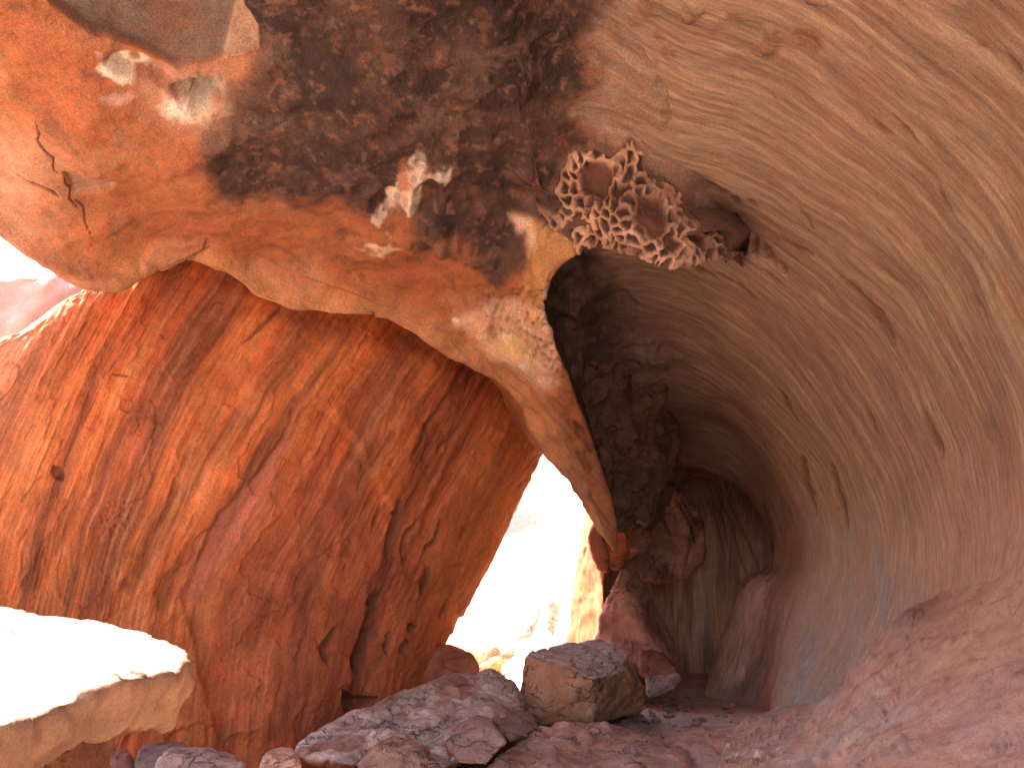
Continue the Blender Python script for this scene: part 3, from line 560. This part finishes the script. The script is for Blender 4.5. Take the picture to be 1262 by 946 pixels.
def rock(name, hulls, voxel, col, label, cat="rock", group=None, amp=.04, fr=2.0, seed=1, bevel=.05, top=None, paint=None, mat=None, smooth=3, chips=.02, parent=None):
    co, tr, nn = shape(hulls, voxel, bevel, smooth)
    d = amp * fbm(co * fr, 4, seed) + chips * ss(.0, .08, fbm(co * fr * 1.6, 3, seed + 5)) - chips * .6 * ss(.4, .8, ridge(co * fr * 1.1, 2, seed + 9))
    c = np.zeros(co.shape) + np.array(col); n = fbm(co * fr * 1.2, 4, seed + 13)
    c = c * (1 + .45 * n[:, None])
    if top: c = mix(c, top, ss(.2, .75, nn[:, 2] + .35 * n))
    P2 = co + nn * d[:, None]
    if paint: c, d2 = paint(co, nn, c, n); P2 = P2 + nn * np.asarray(d2)[:, None]
    o = mesh_obj(name, P2, tr, c, co, mat or M_bould, parent)
    if label: tag(o, label, cat, group)
    return o

# sunlit ledge
nearT = [[-6.2, 0.6, 1.22], (-330, 960, 1.9), (-140, 925, 2.3), (0, 893, 2.7), (60, 870, 3.0), (120, 846, 3.35), (175, 838, 3.8), (221, 829, 4.2)]
farT = [[-8.0, 5.5, 1.5], (-330, 735, 6.6), (-140, 742, 6.5), (0, 748, 6.4), (60, 757, 6.1), (110, 767, 5.7), (180, 775, 5.3), (226, 793, 4.7)]
nearB = [[-6.2, 0.9, .75], (-330, 1090, 2.0), (-140, 1040, 2.4), (0, 1000, 2.8), (50, 950, 3.05), (95, 903, 3.4), (155, 888, 3.9), (215, 866, 4.4)]
hl = []
for k in range(len(nearT) - 1):
    q = []
    for j in (k, k + 1):
        for A in (nearT, farT, nearB): q.append(conv(A[j]))
        f_ = conv(farT[j]).copy(); f_[2] -= .45; q.append(f_)
    hl.append(q)
hl.append([conv(p) for p in [(221, 829, 4.2), (226, 793, 4.7), (215, 866, 4.4), (200, 800, 5.0), (235, 796, 4.75), (238, 820, 4.7), (234, 845, 4.7), (226, 862, 4.6), (200, 870, 4.8)]])
def p_ledge(co, nn, c, n):
    t = ss(.5, .8, nn[:, 2]); c = mix(c, (0.72, 0.54, 0.42), t)  # upward faces painted whiter to strengthen the sun glare
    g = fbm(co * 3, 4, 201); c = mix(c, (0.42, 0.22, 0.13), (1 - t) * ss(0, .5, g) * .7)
    px, py = project(co); c = mix(c, (0.45, 0.36, 0.36), t * poly(px, py, [(-300, 730), (0, 748), (38, 758), (0, 772), (-200, 770)], 5) * .6)
    return c, .03 * ridge(co * np.array([3, 3, 9]), 3, 203) * (1 - t) + .012 * fbm(co * 9, 3, 204)
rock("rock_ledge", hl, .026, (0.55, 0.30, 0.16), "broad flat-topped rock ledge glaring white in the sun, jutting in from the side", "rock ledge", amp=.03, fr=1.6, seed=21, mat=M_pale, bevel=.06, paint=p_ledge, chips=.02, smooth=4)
rock("boulder", [back([(-60, 905, 3.6), (60, 900, 4.0), (152, 888, 4.7), (146, 925, 4.7), (120, 990, 4.5), (-60, 1040, 3.7)], 1.6, .95)], .035, (0.40, 0.17, 0.09), "shaded orange rock block propping the sunlit ledge from below", "boulder", seed=24, amp=.05)

# big grey boulder and its neighbours
def p_grey(co, nn, c, n):
    px, py = project(co)
    cr_ = ridge(V3(px * .022 + .4 * n, py * .05 + .6 * n), 3, 211); f1, f2, _ = worley(px / 70 + py / 60 + .5 * n, py / 22 + px / 60 + .6 * n, 7)
    crk = 1 - ss(.02, .14, f2 - f1)
    c = mix(c, (0.42, 0.18, 0.11), ss(.1, .5, fbm(co * 2.4, 4, 213)) * .7); c = mix(c, (0.22, 0.14, 0.12), crk * .35)
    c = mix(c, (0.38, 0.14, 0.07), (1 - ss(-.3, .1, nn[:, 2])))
    return c, -.018 * crk + .012 * cr_
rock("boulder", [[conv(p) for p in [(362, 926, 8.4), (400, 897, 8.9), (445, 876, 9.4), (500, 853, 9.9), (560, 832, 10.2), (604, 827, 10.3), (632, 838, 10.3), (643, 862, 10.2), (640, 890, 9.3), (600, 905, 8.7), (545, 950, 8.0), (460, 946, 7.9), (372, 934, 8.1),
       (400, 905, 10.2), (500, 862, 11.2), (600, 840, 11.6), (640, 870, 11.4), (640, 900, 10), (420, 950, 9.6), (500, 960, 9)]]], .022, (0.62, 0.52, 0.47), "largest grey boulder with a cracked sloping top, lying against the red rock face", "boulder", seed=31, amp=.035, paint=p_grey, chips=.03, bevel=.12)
rock("boulder", [back([(395, 890, 10.6), (420, 872, 10.7), (450, 866, 10.7), (470, 872, 10.6), (440, 900, 10.3)], .6, .9)], .03, (0.50, 0.34, 0.27), "pale wedge of stone peeping up behind the largest grey boulder", "boulder", seed=33)
def p_block(co, nn, c, n):
    px, py = project(co); t = ss(.45, .75, nn[:, 2] + .15 * n)
    f1, f2, _ = worley(px / 34 + .6 * n, py / 9 + .5 * n, 15); crk = (1 - ss(.02, .16, f2 - f1)) * t
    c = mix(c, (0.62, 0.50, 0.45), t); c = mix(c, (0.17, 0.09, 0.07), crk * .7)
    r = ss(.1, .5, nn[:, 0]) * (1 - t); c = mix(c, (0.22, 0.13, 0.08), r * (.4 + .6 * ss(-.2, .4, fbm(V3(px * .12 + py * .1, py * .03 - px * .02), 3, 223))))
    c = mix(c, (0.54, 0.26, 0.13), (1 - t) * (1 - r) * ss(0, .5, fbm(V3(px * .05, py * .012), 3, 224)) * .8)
    return c, -.04 * crk + .008 * fbm(co * 10, 3, 225)
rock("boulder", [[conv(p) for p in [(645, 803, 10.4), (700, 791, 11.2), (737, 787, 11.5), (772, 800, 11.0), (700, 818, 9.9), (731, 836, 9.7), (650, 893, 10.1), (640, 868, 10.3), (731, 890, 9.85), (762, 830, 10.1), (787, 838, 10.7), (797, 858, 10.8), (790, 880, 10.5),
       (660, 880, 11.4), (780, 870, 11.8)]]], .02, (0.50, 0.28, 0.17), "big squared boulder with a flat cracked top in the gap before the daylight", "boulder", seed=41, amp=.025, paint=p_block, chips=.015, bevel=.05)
rock("boulder", [back([(505, 850, 11.2), (515, 800, 11.6), (522, 793, 11.7), (548, 795, 11.7), (578, 806, 11.6), (591, 822, 11.5), (588, 835, 11.4), (560, 860, 11.2)], .9, .85)], .03, (0.56, 0.23, 0.13), "rust-red rounded boulder tucked at the foot of the red rock face", "boulder", seed=43)
rock("boulder", [back([(548, 915, 8.1), (560, 903, 8.3), (590, 888, 8.5), (607, 893, 8.2), (625, 915, 7.9), (600, 944, 7.6), (560, 940, 7.7)], .6, .9)], .022, (0.50, 0.20, 0.11), "small angular rock with an orange broken face, wedged below the squared boulder", "rock", seed=45, amp=.02, top=(0.40, 0.28, 0.24), bevel=.03)
rock("boulder", [back([(598, 896, 8.6), (612, 886, 8.9), (655, 884, 9.1), (668, 897, 8.9), (640, 912, 8.4), (612, 912, 8.2)], .6, .95)], .022, (0.30, 0.22, 0.19), "thin dark grey slab lying on the orange-faced rock", "rock", seed=46, amp=.02, bevel=.03)
rock("boulder", [back([(440, 950, 7.2), (462, 925, 7.5), (478, 918, 7.6), (520, 928, 7.4), (545, 950, 7.2), (540, 980, 7.0), (440, 980, 7.0)], .6, .9)], .022, (0.38, 0.24, 0.19), "reddish grey rock with a ridged top at the near foot of the largest grey boulder", "rock", seed=47, amp=.02, bevel=.04)
for pts, colr, lab, sd in [
    ([(132, 950, 7.8), (142, 932, 7.9), (158, 930, 7.9), (166, 950, 7.8)], (0.30, 0.17, 0.13), "smallest dark cobble in the row of rocks below the sunlit ledge", 51),
    ([(166, 950, 7.8), (172, 926, 8.0), (205, 920, 8.1), (236, 923, 8.1), (240, 950, 7.8)], (0.36, 0.28, 0.26), "rounded grey rock between the dark cobble and the long pale one", 52),
    ([(188, 955, 7.2), (196, 934, 7.4), (250, 931, 7.5), (300, 940, 7.4), (310, 960, 7.2)], (0.46, 0.35, 0.32), "long low pale rock, widest of the row below the red rock face", 53),
    ([(318, 955, 7.0), (324, 935, 7.1), (345, 928, 7.2), (362, 930, 7.2), (370, 944, 7.1), (368, 965, 7.0)], (0.56, 0.36, 0.27), "small pale pinkish rock with a bright face near the grey boulder", 54)]:
    rock("boulder", [back(pts, .45, .85)], .018, colr, lab, "rock", group="low rocks along the foot of the red rock face", seed=sd, amp=.02, bevel=.04)

# rock floor in the foreground: pinkish flat rock and the big shelf
def p_flat(co, nn, c, n):
    c = mix(c, (0.54, 0.42, 0.38), ss(.0, .5, fbm(co * 1.8, 4, 231)) * .7)
    g = ridge(V3(co[:, 0] * 1.5 + co[:, 1] * 2, co[:, 1] * .6 - co[:, 0] * .4, co[:, 2] * 3), 3, 232)
    return c, .04 * g
rock("rock_shelf", [[conv(p) for p in [(585, 980, 7.2), (625, 925, 8.2), (662, 903, 9.0), (720, 890, 9.6), (755, 893, 9.6), (740, 905, 9.2), (700, 960, 7.6), (850, 960, 7.6), (845, 925, 8.5), (800, 918, 8.9)]] + [conv((600, 1080, 6.5)), conv((850, 1080, 6.5)), [.3, 9.5, -.3], [1.5, 9.5, -.3]],
     [conv(p) for p in [(712, 915, 8.6), (722, 897, 9.0), (742, 888, 9.2), (758, 893, 9.2), (752, 908, 8.9), (735, 925, 8.5)]] + [[1.0, 9, -.2]]], .022, (0.54, 0.34, 0.27), "low pinkish rock hump rising from the sand in front of the squared boulder", "rock shelf", seed=55, amp=.05, paint=p_flat)
S = [
 [[5.2, 4.6, 1.6], (1340, 715, 4.9), (1330, 790, 4.4), (1340, 900, 3.8), (1350, 1100, 3.0), [3.2, 1.5, .3], [3.0, -1, .2]],
 [(1235, 700, 6.9), (1240, 698, 5.9), (1240, 780, 5.0), (1240, 880, 4.3), (1230, 1060, 3.4), [2.2, 1.5, .15], [2.2, -1, .0]],
 [(1165, 735, 7.5), (1170, 728, 6.7), (1160, 790, 5.9), (1150, 880, 4.9), (1120, 1030, 3.8), [1.5, 1.8, .02], [1.5, -1, -.2]],
 [(1110, 800, 8.2), (1105, 762, 7.1), (1085, 830, 6.4), (1070, 900, 5.5), (1030, 1020, 4.3), [1.0, 2.5, -.1], [1, -1, -.3]],
 [(1060, 880, 8.6), (1045, 838, 7.9), (1020, 880, 7.2), (1000, 930, 6.3), (950, 1020, 5.0), [.6, 3, -.15], [.6, -1, -.4]],
 [(1000, 900, 9.2), (985, 872, 8.6), (960, 905, 7.8), (935, 940, 7.0), (890, 1020, 5.8), [.2, 3.5, -.25], [.2, -1, -.4]],
 [(930, 915, 9.4), (918, 889, 9.0), (900, 915, 8.3), (885, 945, 7.6), (850, 1020, 6.4), [-.1, 4, -.35], [-.1, -1, -.4]],
 [(870, 915, 9.5), (862, 898, 9.2), (850, 915, 8.7), (838, 945, 8.0), (810, 1020, 6.9), [-.3, 4.5, -.4], [-.4, -1, -.5]],
 [(830, 940, 9.3), (826, 925, 9.0), (815, 940, 8.6), (800, 970, 8.0), (770, 1040, 7.0), [-.5, 5, -.5], [-.7, -1, -.6]],
]
for k in range(4):
    q = S[k][1]; S[k][1] = (q[0], q[1], shell_y(q[0], q[1]) + (.12 if k < 3 else .0)) if k < 3 else q
P, U, Vv = surface(S, 420, 360); N, fs_ = normals(P); px, py = project(P)
wx = px + 10 * fbm(P * 2, 3, 241); wy = py + 10 * fbm(P * 2, 3, 242)
d = .10 * fbm(P * 1.1, 4, 243) + .03 * fbm(P * 3.5, 3, 244) + .015 * ridge(P * 5, 3, 245)
d = d * (.35 + .65 * ss(1150, 950, px + (900 - py) * .6)) + .01 * fbm(P * 3, 3, 244) + .006 * fbm(P * 14, 3, 249) + .02 * ss(.1, .2, fbm(P * 2.3, 5, 250, .6))
c = np.zeros(P.shape) + np.array((0.52, 0.33, 0.26)); n1 = fbm(P * 1.5, 4, 246); n2 = fbm(P * 5, 4, 247)
c = mix(c, (0.45, 0.26, 0.19), ss(.0, .5, n1) * .7); c = mix(c, (0.38, 0.30, 0.29), ss(.05, .45, -n1) * ss(760, 860, py) * .7)
for cx, cy, rx, ry, an in [(860, 935, 30, 18, 0), (1015, 860, 18, 12, 0), (960, 930, 40, 14, 10), (1060, 905, 35, 10, -20), (1210, 905, 40, 30, 40), (1110, 880, 30, 12, -30)]:
    c = mix(c, (0.44, 0.38, 0.38), blob(wx, wy, cx, cy, rx, ry, an, .6) * .55)
for cx, cy, rx, ry, an in [(1016, 862, 20, 12, 0), (1085, 855, 12, 8, 0)]: c = mix(c, (0.62, 0.48, 0.42), blob(wx, wy, cx, cy, rx, ry, an, .6) * .5)
c = mix(c, (0.62, 0.42, 0.33), ss(.25, .6, fbm(P * 9, 4, 252)) * .5); c = mix(c, (0.28, 0.18, 0.14), ss(.3, .65, -fbm(P * 9, 4, 252)) * .5)
ch = ss(.25, .4, fbm(P * 14, 2, 248)) * (blob(px, py, 905, 920, 26, 14, 0, .5) + blob(px, py, 945, 935, 18, 24, 30, .5)); c = mix(c, (0.75, 0.58, 0.5), ch * .9)
c = mix(c, (0.50, 0.29, 0.215), ss(1080, 1180, px) * .6)
c = mix(c, (0.25, 0.17, 0.14), blob(wx, wy, 1112, 764, 20, 10, -15, .4) * .6)
for pts, wd, dep in [([(1010, 850), (1040, 825), (1070, 800)], 4, .05), ([(1035, 830), (1050, 828)], 5, .08), ([(1025, 810), (1038, 813)], 4, .06)]:
    s_ = stroke(wx, wy, pts, wd); d = d - dep * s_; c = c
sh = grid_obj("rock_shelf", P + N * d[..., None], c, P, M_pale, flip=fs_)
tag(sh, "large worn pink rock slope swelling up from the sand to join the banded wall", "rock shelf")

# ------------------------------------------------------------------ inner chamber beyond the banded wall
IW = []
for Yk, pts in [(14.6, None)]: pass
IW = [
 [(740, 560, 15.5), (735, 600, 16), (730, 640, 16.5), (725, 700, 16.8), (722, 760, 16.9), (720, 830, 16.9), (720, 870, 16.8)],
 [(790, 540, 15.6), (790, 590, 16.6), (790, 640, 17.4), (788, 700, 17.8), (786, 760, 17.9), (785, 815, 17.9), (785, 870, 17.6)],
 [(840, 530, 15.7), (845, 580, 16.8), (850, 640, 17.7), (852, 700, 18.1), (850, 760, 18.2), (848, 812, 18.2), (848, 870, 17.8)],
 [(890, 540, 15.6), (900, 590, 16.5), (908, 650, 17.3), (910, 710, 17.6), (908, 765, 17.7), (900, 812, 17.7), (900, 870, 17.3)],
 [(930, 560, 15.3), (945, 610, 16.0), (955, 670, 16.6), (955, 730, 16.8), (950, 780, 16.9), (940, 820, 16.9), (940, 870, 16.5)],
 [(960, 590, 15.0), (985, 640, 15.2), (995, 690, 15.4), (995, 750, 15.6), (990, 800, 15.6), (980, 840, 15.6), (980, 880, 15.4)],
]
P, U, Vv = surface(IW, 260, 260); N, fi = normals(P); px, py = project(P)
bend = px - 30 * np.clip((700 - py) / 130, 0, 1.2) ** 2 * -1
s1 = fbm(V3(bend * .06, py * .006), 4, 251); s2 = ridge(V3(bend * .035, py * .004), 2, 252)
d = .05 * s1 + .05 * s2 + .06 * fbm(P * 1.5, 3, 253)
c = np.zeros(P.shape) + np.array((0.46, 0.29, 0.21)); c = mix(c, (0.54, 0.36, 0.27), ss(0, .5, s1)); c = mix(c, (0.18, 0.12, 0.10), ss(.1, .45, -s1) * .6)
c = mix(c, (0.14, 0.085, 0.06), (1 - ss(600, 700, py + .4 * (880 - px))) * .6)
for pts in ([(875, 590), (900, 640), (915, 690), (925, 715)], [(895, 610), (920, 660), (938, 705)], [(865, 600), (885, 650), (895, 690)]): c = mix(c, (.12, .075, .055), stroke(px, py, pts, 3) * .5)
c = mix(c, (0.45, 0.36, 0.33), blob(px, py, 868, 745, 8, 40, 0, .6) * .5)
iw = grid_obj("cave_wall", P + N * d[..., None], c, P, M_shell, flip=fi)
tag(iw, "dim grooved grey-brown wall closing the far end of the tunnel", "rock wall")
def p_redlobe(co, nn, c, n):
    px, py = project(co); s = fbm(V3(px * .09 + .02 * py, py * .012 - px * .004), 3, 261)
    c = mix(c, (.14, .07, .05), ss(.15, .5, s) * .7); c = mix(c, (.2, .17, .18), blob(px, py, 790, 675, 35, 28, 0, .6) * .6)
    for pts in ([(830, 612), (848, 640), (856, 668)], [(812, 630), (828, 662)], [(838, 612), (860, 650)]): c = mix(c, (.04, .025, .02), stroke(px, py, pts, 3.5) * .8)
    return c, .06 * s
rock("rock_lobe", [back([(745, 655, 16.2), (770, 620, 16.2), (812, 600, 16.2), (838, 602, 16.1), (860, 632, 16.0), (869, 662, 15.9), (867, 692, 15.9), (843, 716, 15.9), (800, 716, 16.0), (760, 706, 16.1)], 1.2, .9)], .04, (0.52, 0.26, 0.165),
     "reddish dark-striped lobe of rock bulging down at the far end of the tunnel", "rock", seed=61, amp=.06, paint=p_redlobe, bevel=.12)
rock("rock_lobe", [back([(738, 585, 12.8), (775, 560, 12.8), (828, 560, 12.9), (836, 590, 12.9), (816, 612, 12.9), (803, 636, 12.9), (795, 650, 12.9), (768, 645, 12.8), (745, 640, 12.7)], .9, .9, .2), back([(716, 490, 10.5), (736, 560, 10.95), (747, 610, 11.2), (760, 650, 11.7), (800, 640, 12.3), (826, 598, 12.5), (832, 540, 12.3), (812, 460, 11.3), (760, 420, 10.6), (720, 430, 10.3)], 1.2, .9, .3)], .03, (0.12, 0.072, 0.05),
     "blackened slab hanging from the tunnel roof behind the pointed spur", "rock", seed=62, amp=.16, fr=1.8, bevel=.12, chips=.07)
rock("boulder", [back([(724, 655, 13.4), (732, 646, 13.5), (744, 660, 13.4), (752, 690, 13.3), (748, 706, 13.3), (738, 702, 13.3), (728, 685, 13.3)], .6, .8)], .03, (0.42, 0.16, 0.09), "left of two rounded red rocks jammed under the tip of the spur", "rock", group="red rocks jammed under the spur", seed=63, amp=.03, bevel=.08)
rock("boulder", [back([(745, 662, 13.4), (754, 648, 13.5), (768, 648, 13.5), (775, 660, 13.4), (774, 685, 13.3), (762, 702, 13.3), (752, 700, 13.3)], .6, .8)], .03, (0.44, 0.15, 0.07), "right of two rounded red rocks jammed under the tip of the spur", "rock", group="red rocks jammed under the spur", seed=64, amp=.03, bevel=.08)
def p_tri(co, nn, c, n):
    px, py = project(co); c = mix(c, (.24, .12, .09), poly(px, py, [(775, 700), (790, 712), (835, 800), (840, 815), (815, 800), (795, 770)], 4) * .7)
    c = mix(c, (.30, .14, .09), (1 - ss(745, 770, px - (700 - py) * .25)) * .6); return c, .02 * ridge(V3(px * .08 + py * .03, py * .02), 2, 271)
rock("boulder", [[conv(p) for p in [(763, 700, 13.6), (775, 698, 13.8), (790, 712, 13.8), (805, 745, 13.6), (838, 806, 13.4), (800, 800, 12.6), (770, 850, 12.4), (722, 850, 12.6), (738, 770, 13.1), (745, 740, 13.3), (740, 850, 14.6), (780, 720, 14.8), (835, 830, 14.6)]]], .034,
     (0.52, 0.30, 0.22), "tall pointed pinkish rock standing behind the squared boulder", "boulder", seed=65, amp=.05, paint=p_tri, bevel=.08)
rock("boulder", [back([(786, 802, 12.6), (800, 797, 12.7), (816, 804, 12.6), (832, 822, 12.4), (834, 833, 12.3), (800, 838, 12.2), (788, 832, 12.3)], .6, .85)], .026, (0.36, 0.17, 0.12), "lumpy dark red rock just right of the squared boulder", "rock", seed=66, amp=.03)
rock("boulder", [back([(796, 838, 11.9), (812, 834, 12.0), (836, 829, 12.1), (839, 838, 12.0), (825, 852, 11.7), (798, 860, 11.4)], .5, .9)], .024, (0.40, 0.30, 0.28), "flat grey slab lying on the sand beside the squared boulder", "rock", seed=67, amp=.015)
rock("boulder", [back([(776, 800, 12.9), (785, 785, 13.0), (797, 790, 13.0), (798, 805, 12.9)], .4, .85)], .022, (0.38, 0.20, 0.15), "small reddish stone leaning on the pointed rock", "rock", seed=68, amp=.02)
rock("light_blocker_rock", [[[-13.5, -16, -1], [-8.6, -16, -1], [-12.5, 2.2, -1], [-9.0, 2.0, -1], [-13.5, -16, 13], [-9.6, -16, 12.5], [-12.5, 1.2, 12], [-10.2, 1.0, 11.5]]], .12,  # out-of-view rock added to keep sun off the ground near the camera
     (0.40, 0.2, 0.12), "unseen tall red rock added beside the near end of the sunlit ledge to block the sun", "rock", seed=72, amp=.3, fr=.5, chips=.1, bevel=.4)
# unseen rock added above and behind to stop sky and sun leaks
rock("light_blocker_rock", [[[1.4, 12.6, 6.5], [6, 12.6, 6.5], [1.9, 13.2, 4.3], [6, 12.6, 4.6], [1.9, 19.5, 3.6], [6, 19.5, 3.6], [1.4, 19.5, 7], [6, 19.5, 7]], [[5.6, 12, 0], [7, 12, 0], [5.6, 12, 6], [7, 12, 6], [5.6, 19.5, -.4], [7, 19.5, 0], [5.6, 19.5, 6], [7, 19.5, 6]],
     [[1.5, 13.75, 2.3], [2.35, 13.75, 2.35], [1.5, 15, 2.3], [2.35, 15, 2.3], [1.5, 13.75, 7], [2.6, 13.75, 7], [1.5, 15, 7], [2.6, 15, 7]],
     [[1.55, 14.6, 2.25], [2.2, 14.6, 2.25], [1.65, 17.5, 2.2], [2.6, 17.5, 2.2], [1.65, 14.4, 7], [3, 14.4, 7], [1.65, 17.5, 7], [3, 17.5, 7]],
     [[1.9, 18.4, -.4], [7, 18.4, -.4], [1.9, 18.6, 6], [7, 18.6, 6], [2.1, 19.8, -.4], [7, 19.8, -.4], [2.1, 19.8, 6], [7, 19.8, 6]]], .09, (0.36, 0.2, 0.14), "unseen bulk of rock added above and behind the tunnel end to block sun and sky", "rock", seed=69, amp=.1)

# ------------------------------------------------------------------ outside, in full sun
def p_cliff(co, nn, c, n):
    px, py = project(co); s = fbm(V3(px * .05 + py * .03, py * .012 - px * .02), 4, 281)
    c = mix(c, (.2, .11, .09), ss(.3, .6, s) * .6); return c, .06 * s
rock("cliff", [back([(520, 835, 36), (575, 720, 35), (600, 668, 34), (656, 664, 31), (720, 640, 27.5), (800, 835, 19)], 4, .95), back([(650, 700, 31), (656, 664, 31), (690, 590, 29), (735, 540, 26), (790, 540, 22.5), (800, 835, 19), (650, 835, 29)], 4, .95)], .12, (0.58, 0.44, 0.37), "sunlit pale rock slope glimpsed through the gap", "cliff", seed=71, amp=.16, fr=.8, mat=M_pale, paint=p_cliff, chips=.1, bevel=.3)
for pts, lab, sd in [([(636, 790, 22.5), (640, 765, 22.8), (655, 745, 23), (668, 742, 23), (664, 762, 22.7), (655, 785, 22.5)], "left of two pinkish boulders leaning on the sunlit slope", 73), ([(672, 775, 22.5), (674, 742, 22.8), (690, 738, 23), (688, 760, 22.8), (682, 785, 22.5)], "right of two pinkish boulders leaning on the sunlit slope", 74)]:
    rock("boulder", [back(pts, .6, .85)], .05, (0.64, 0.44, 0.36), lab, "boulder", group="boulders on the sunlit slope", seed=sd, amp=.05)
rock("cliff", [back([(500, 800, 62), (560, 700, 62), (590, 400, 62), (900, 380, 62), (900, 800, 62)], 12, .95)], .5, (0.60, 0.45, 0.42), "distant shaded pink cliff filling the top of the gap", "cliff", seed=75, amp=.8, fr=.2, mat=M_pale, chips=.2, bevel=.5)
rock("rock_pillar", [back([(694, 830, 15.6), (703, 770, 15.7), (713, 700, 15.6), (721, 640, 15.5), (742, 585, 14.5), (743, 700, 14.4), (745, 830, 14.3)], 1.6, .9)], .045, (0.36, 0.125, 0.055), "orange sunlit rock edge flanking the gap beside the pointed rock", "rock", seed=76, amp=.08, fr=1.5, mat=M_pale)
rock("cliff", [back([(-700, 900, 13), (-500, 420, 12.6), (-120, 372, 12.4), (0, 348, 12.3), (38, 334, 12.2), (72, 333, 12.2), (98, 350, 12.2), (180, 420, 12.4), (200, 900, 13)], 5, .95)], .09, (0.56, 0.33, 0.26), "pale pink rock dome outside, under the patch of white sky", "cliff", seed=77, amp=.15, fr=.8, mat=M_pale, chips=.06, bevel=.2)
# loose stones outside
for k, (a, b_, Y_, r_) in enumerate([(598, 806, 20, .28), (612, 815, 19, .16), (600, 822, 18, .12), (622, 806, 21, .2)]):
    ctr = at(a, b_, Y_); rs = np.random.RandomState(90 + k); pts = [ctr + np.array([r_ * 1.6, r_, r_ * .8]) * v / np.linalg.norm(v) for v in rs.normal(size=(14, 3))]
    rock("stone", [pts], r_ * .09, (0.52, 0.32, 0.2), ["largest orange stone by the dry tussocks outside", "smaller orange stone right beside the dry tussocks", "smallest stone on the bright sand outside", "farthest stone on the bright sand outside"][k], "stone", group="loose stones on the bright sand", seed=91 + k, amp=r_ * .1, chips=r_ * .05, bevel=r_ * .1)
# dry tussocks
Mg = bpy.data.materials.new("dry_grass"); Mg.use_nodes = True; bs = Mg.node_tree.nodes["Principled BSDF"]; bs.inputs["Roughness"].default_value = .8
nz = Mg.node_tree.nodes.new("ShaderNodeTexNoise"); nz.inputs["Scale"].default_value = 9; rp = Mg.node_tree.nodes.new("ShaderNodeValToRGB")
rp.color_ramp.elements[0].color = (.30, .20, .07, 1); rp.color_ramp.elements[1].color = (.46, .38, .18, 1)
Mg.node_tree.links.new(nz.outputs[0], rp.inputs[0]); Mg.node_tree.links.new(rp.outputs[0], bs.inputs["Base Color"])
for k, (a, b_, Y_, hgt, lab) in enumerate([(585, 812, 18.5, .75, "straggly dry grass tussock beside the rust-red boulder, taller of two"), (612, 818, 17.6, .45, "low dry grass tussock on the bright sand, shorter of two")]):
    base = at(a, b_, Y_); base[2] = float(gz(np.array([base[0]]), np.array([base[1]]))[0]); rs = np.random.RandomState(5 + k); vs = []; fs2 = []
    for j in range(170):
        an = rs.uniform(0, 6.28); ln = hgt * rs.uniform(.5, 1.1); tl = rs.uniform(.15, .9); r0 = rs.uniform(0, .12)
        o0 = base + np.array([math.cos(an) * r0, math.sin(an) * r0, -.02]); sd_ = np.array([-math.sin(an), math.cos(an), 0]) * .006
        prev = o0; i0 = len(vs); ns = 4
        for q in range(ns + 1):
            t = q / ns; p_ = o0 + np.array([math.cos(an), math.sin(an), 0]) * ln * tl * t ** 1.5 + np.array([0, 0, ln * (t - .35 * tl * t * t)])
            vs += [p_ - sd_ * (1 - .8 * t), p_ + sd_ * (1 - .8 * t)]
        for q in range(ns): fs2.append([i0 + 2 * q, i0 + 2 * q + 1, i0 + 2 * q + 3, i0 + 2 * q + 2])
    g_ = mesh_obj("grass_tussock", np.array(vs), np.array(fs2), np.ones((len(vs), 3)) * .3, np.array(vs), Mg, smooth=False)
    tag(g_, lab, "grass tussock", "dry tussocks outside the gap")

# gravel and chips lying between the boulders
rs = np.random.RandomState(404); vs = []; fc = []; cc = []
ico = bmesh.new(); bmesh.ops.create_icosphere(ico, subdivisions=1, radius=1.0); iv = np.array([v.co[:] for v in ico.verts]); it = np.array([[v.index for v in f.verts] for f in ico.faces]); ico.free()
for k in range(1500):
    if k < 900: x = rs.uniform(-3.2, 3.4); y = rs.uniform(6.5, 13.5)
    else: x = rs.normal(1.6, .9); y = rs.uniform(8.5, 13.8)
    r_ = .008 + .028 * rs.uniform() ** 5 * 2
    sc_ = r_ * rs.uniform(.6, 1.3, 3) * np.array([1.2, 1.2, .7]); v_ = iv * sc_ * (1 + .3 * rs.normal(size=(len(iv), 1)))
    an = rs.uniform(0, 6.28); v_ = np.stack([v_[:, 0] * math.cos(an) - v_[:, 1] * math.sin(an), v_[:, 0] * math.sin(an) + v_[:, 1] * math.cos(an), v_[:, 2]], 1)
    z_ = float(gz(np.array([x]), np.array([y]))[0]); fc.append(it + len(vs) * len(iv)); vs.append(v_ + np.array([x, y, z_ + r_ * .2]))
    cc.append(np.tile(np.array([(0.42, 0.3, 0.26), (0.5, 0.25, 0.15), (0.36, 0.31, 0.3)][k % 3]) * rs.uniform(.7, 1.2), (len(iv), 1)))
gv = mesh_obj("gravel", np.concatenate(vs), np.concatenate(fc), np.concatenate(cc), np.concatenate(vs), M_bould, smooth=False); tag(gv, "fine gravel and rock chips scattered on the cave floor between the boulders", "gravel", kind="stuff")
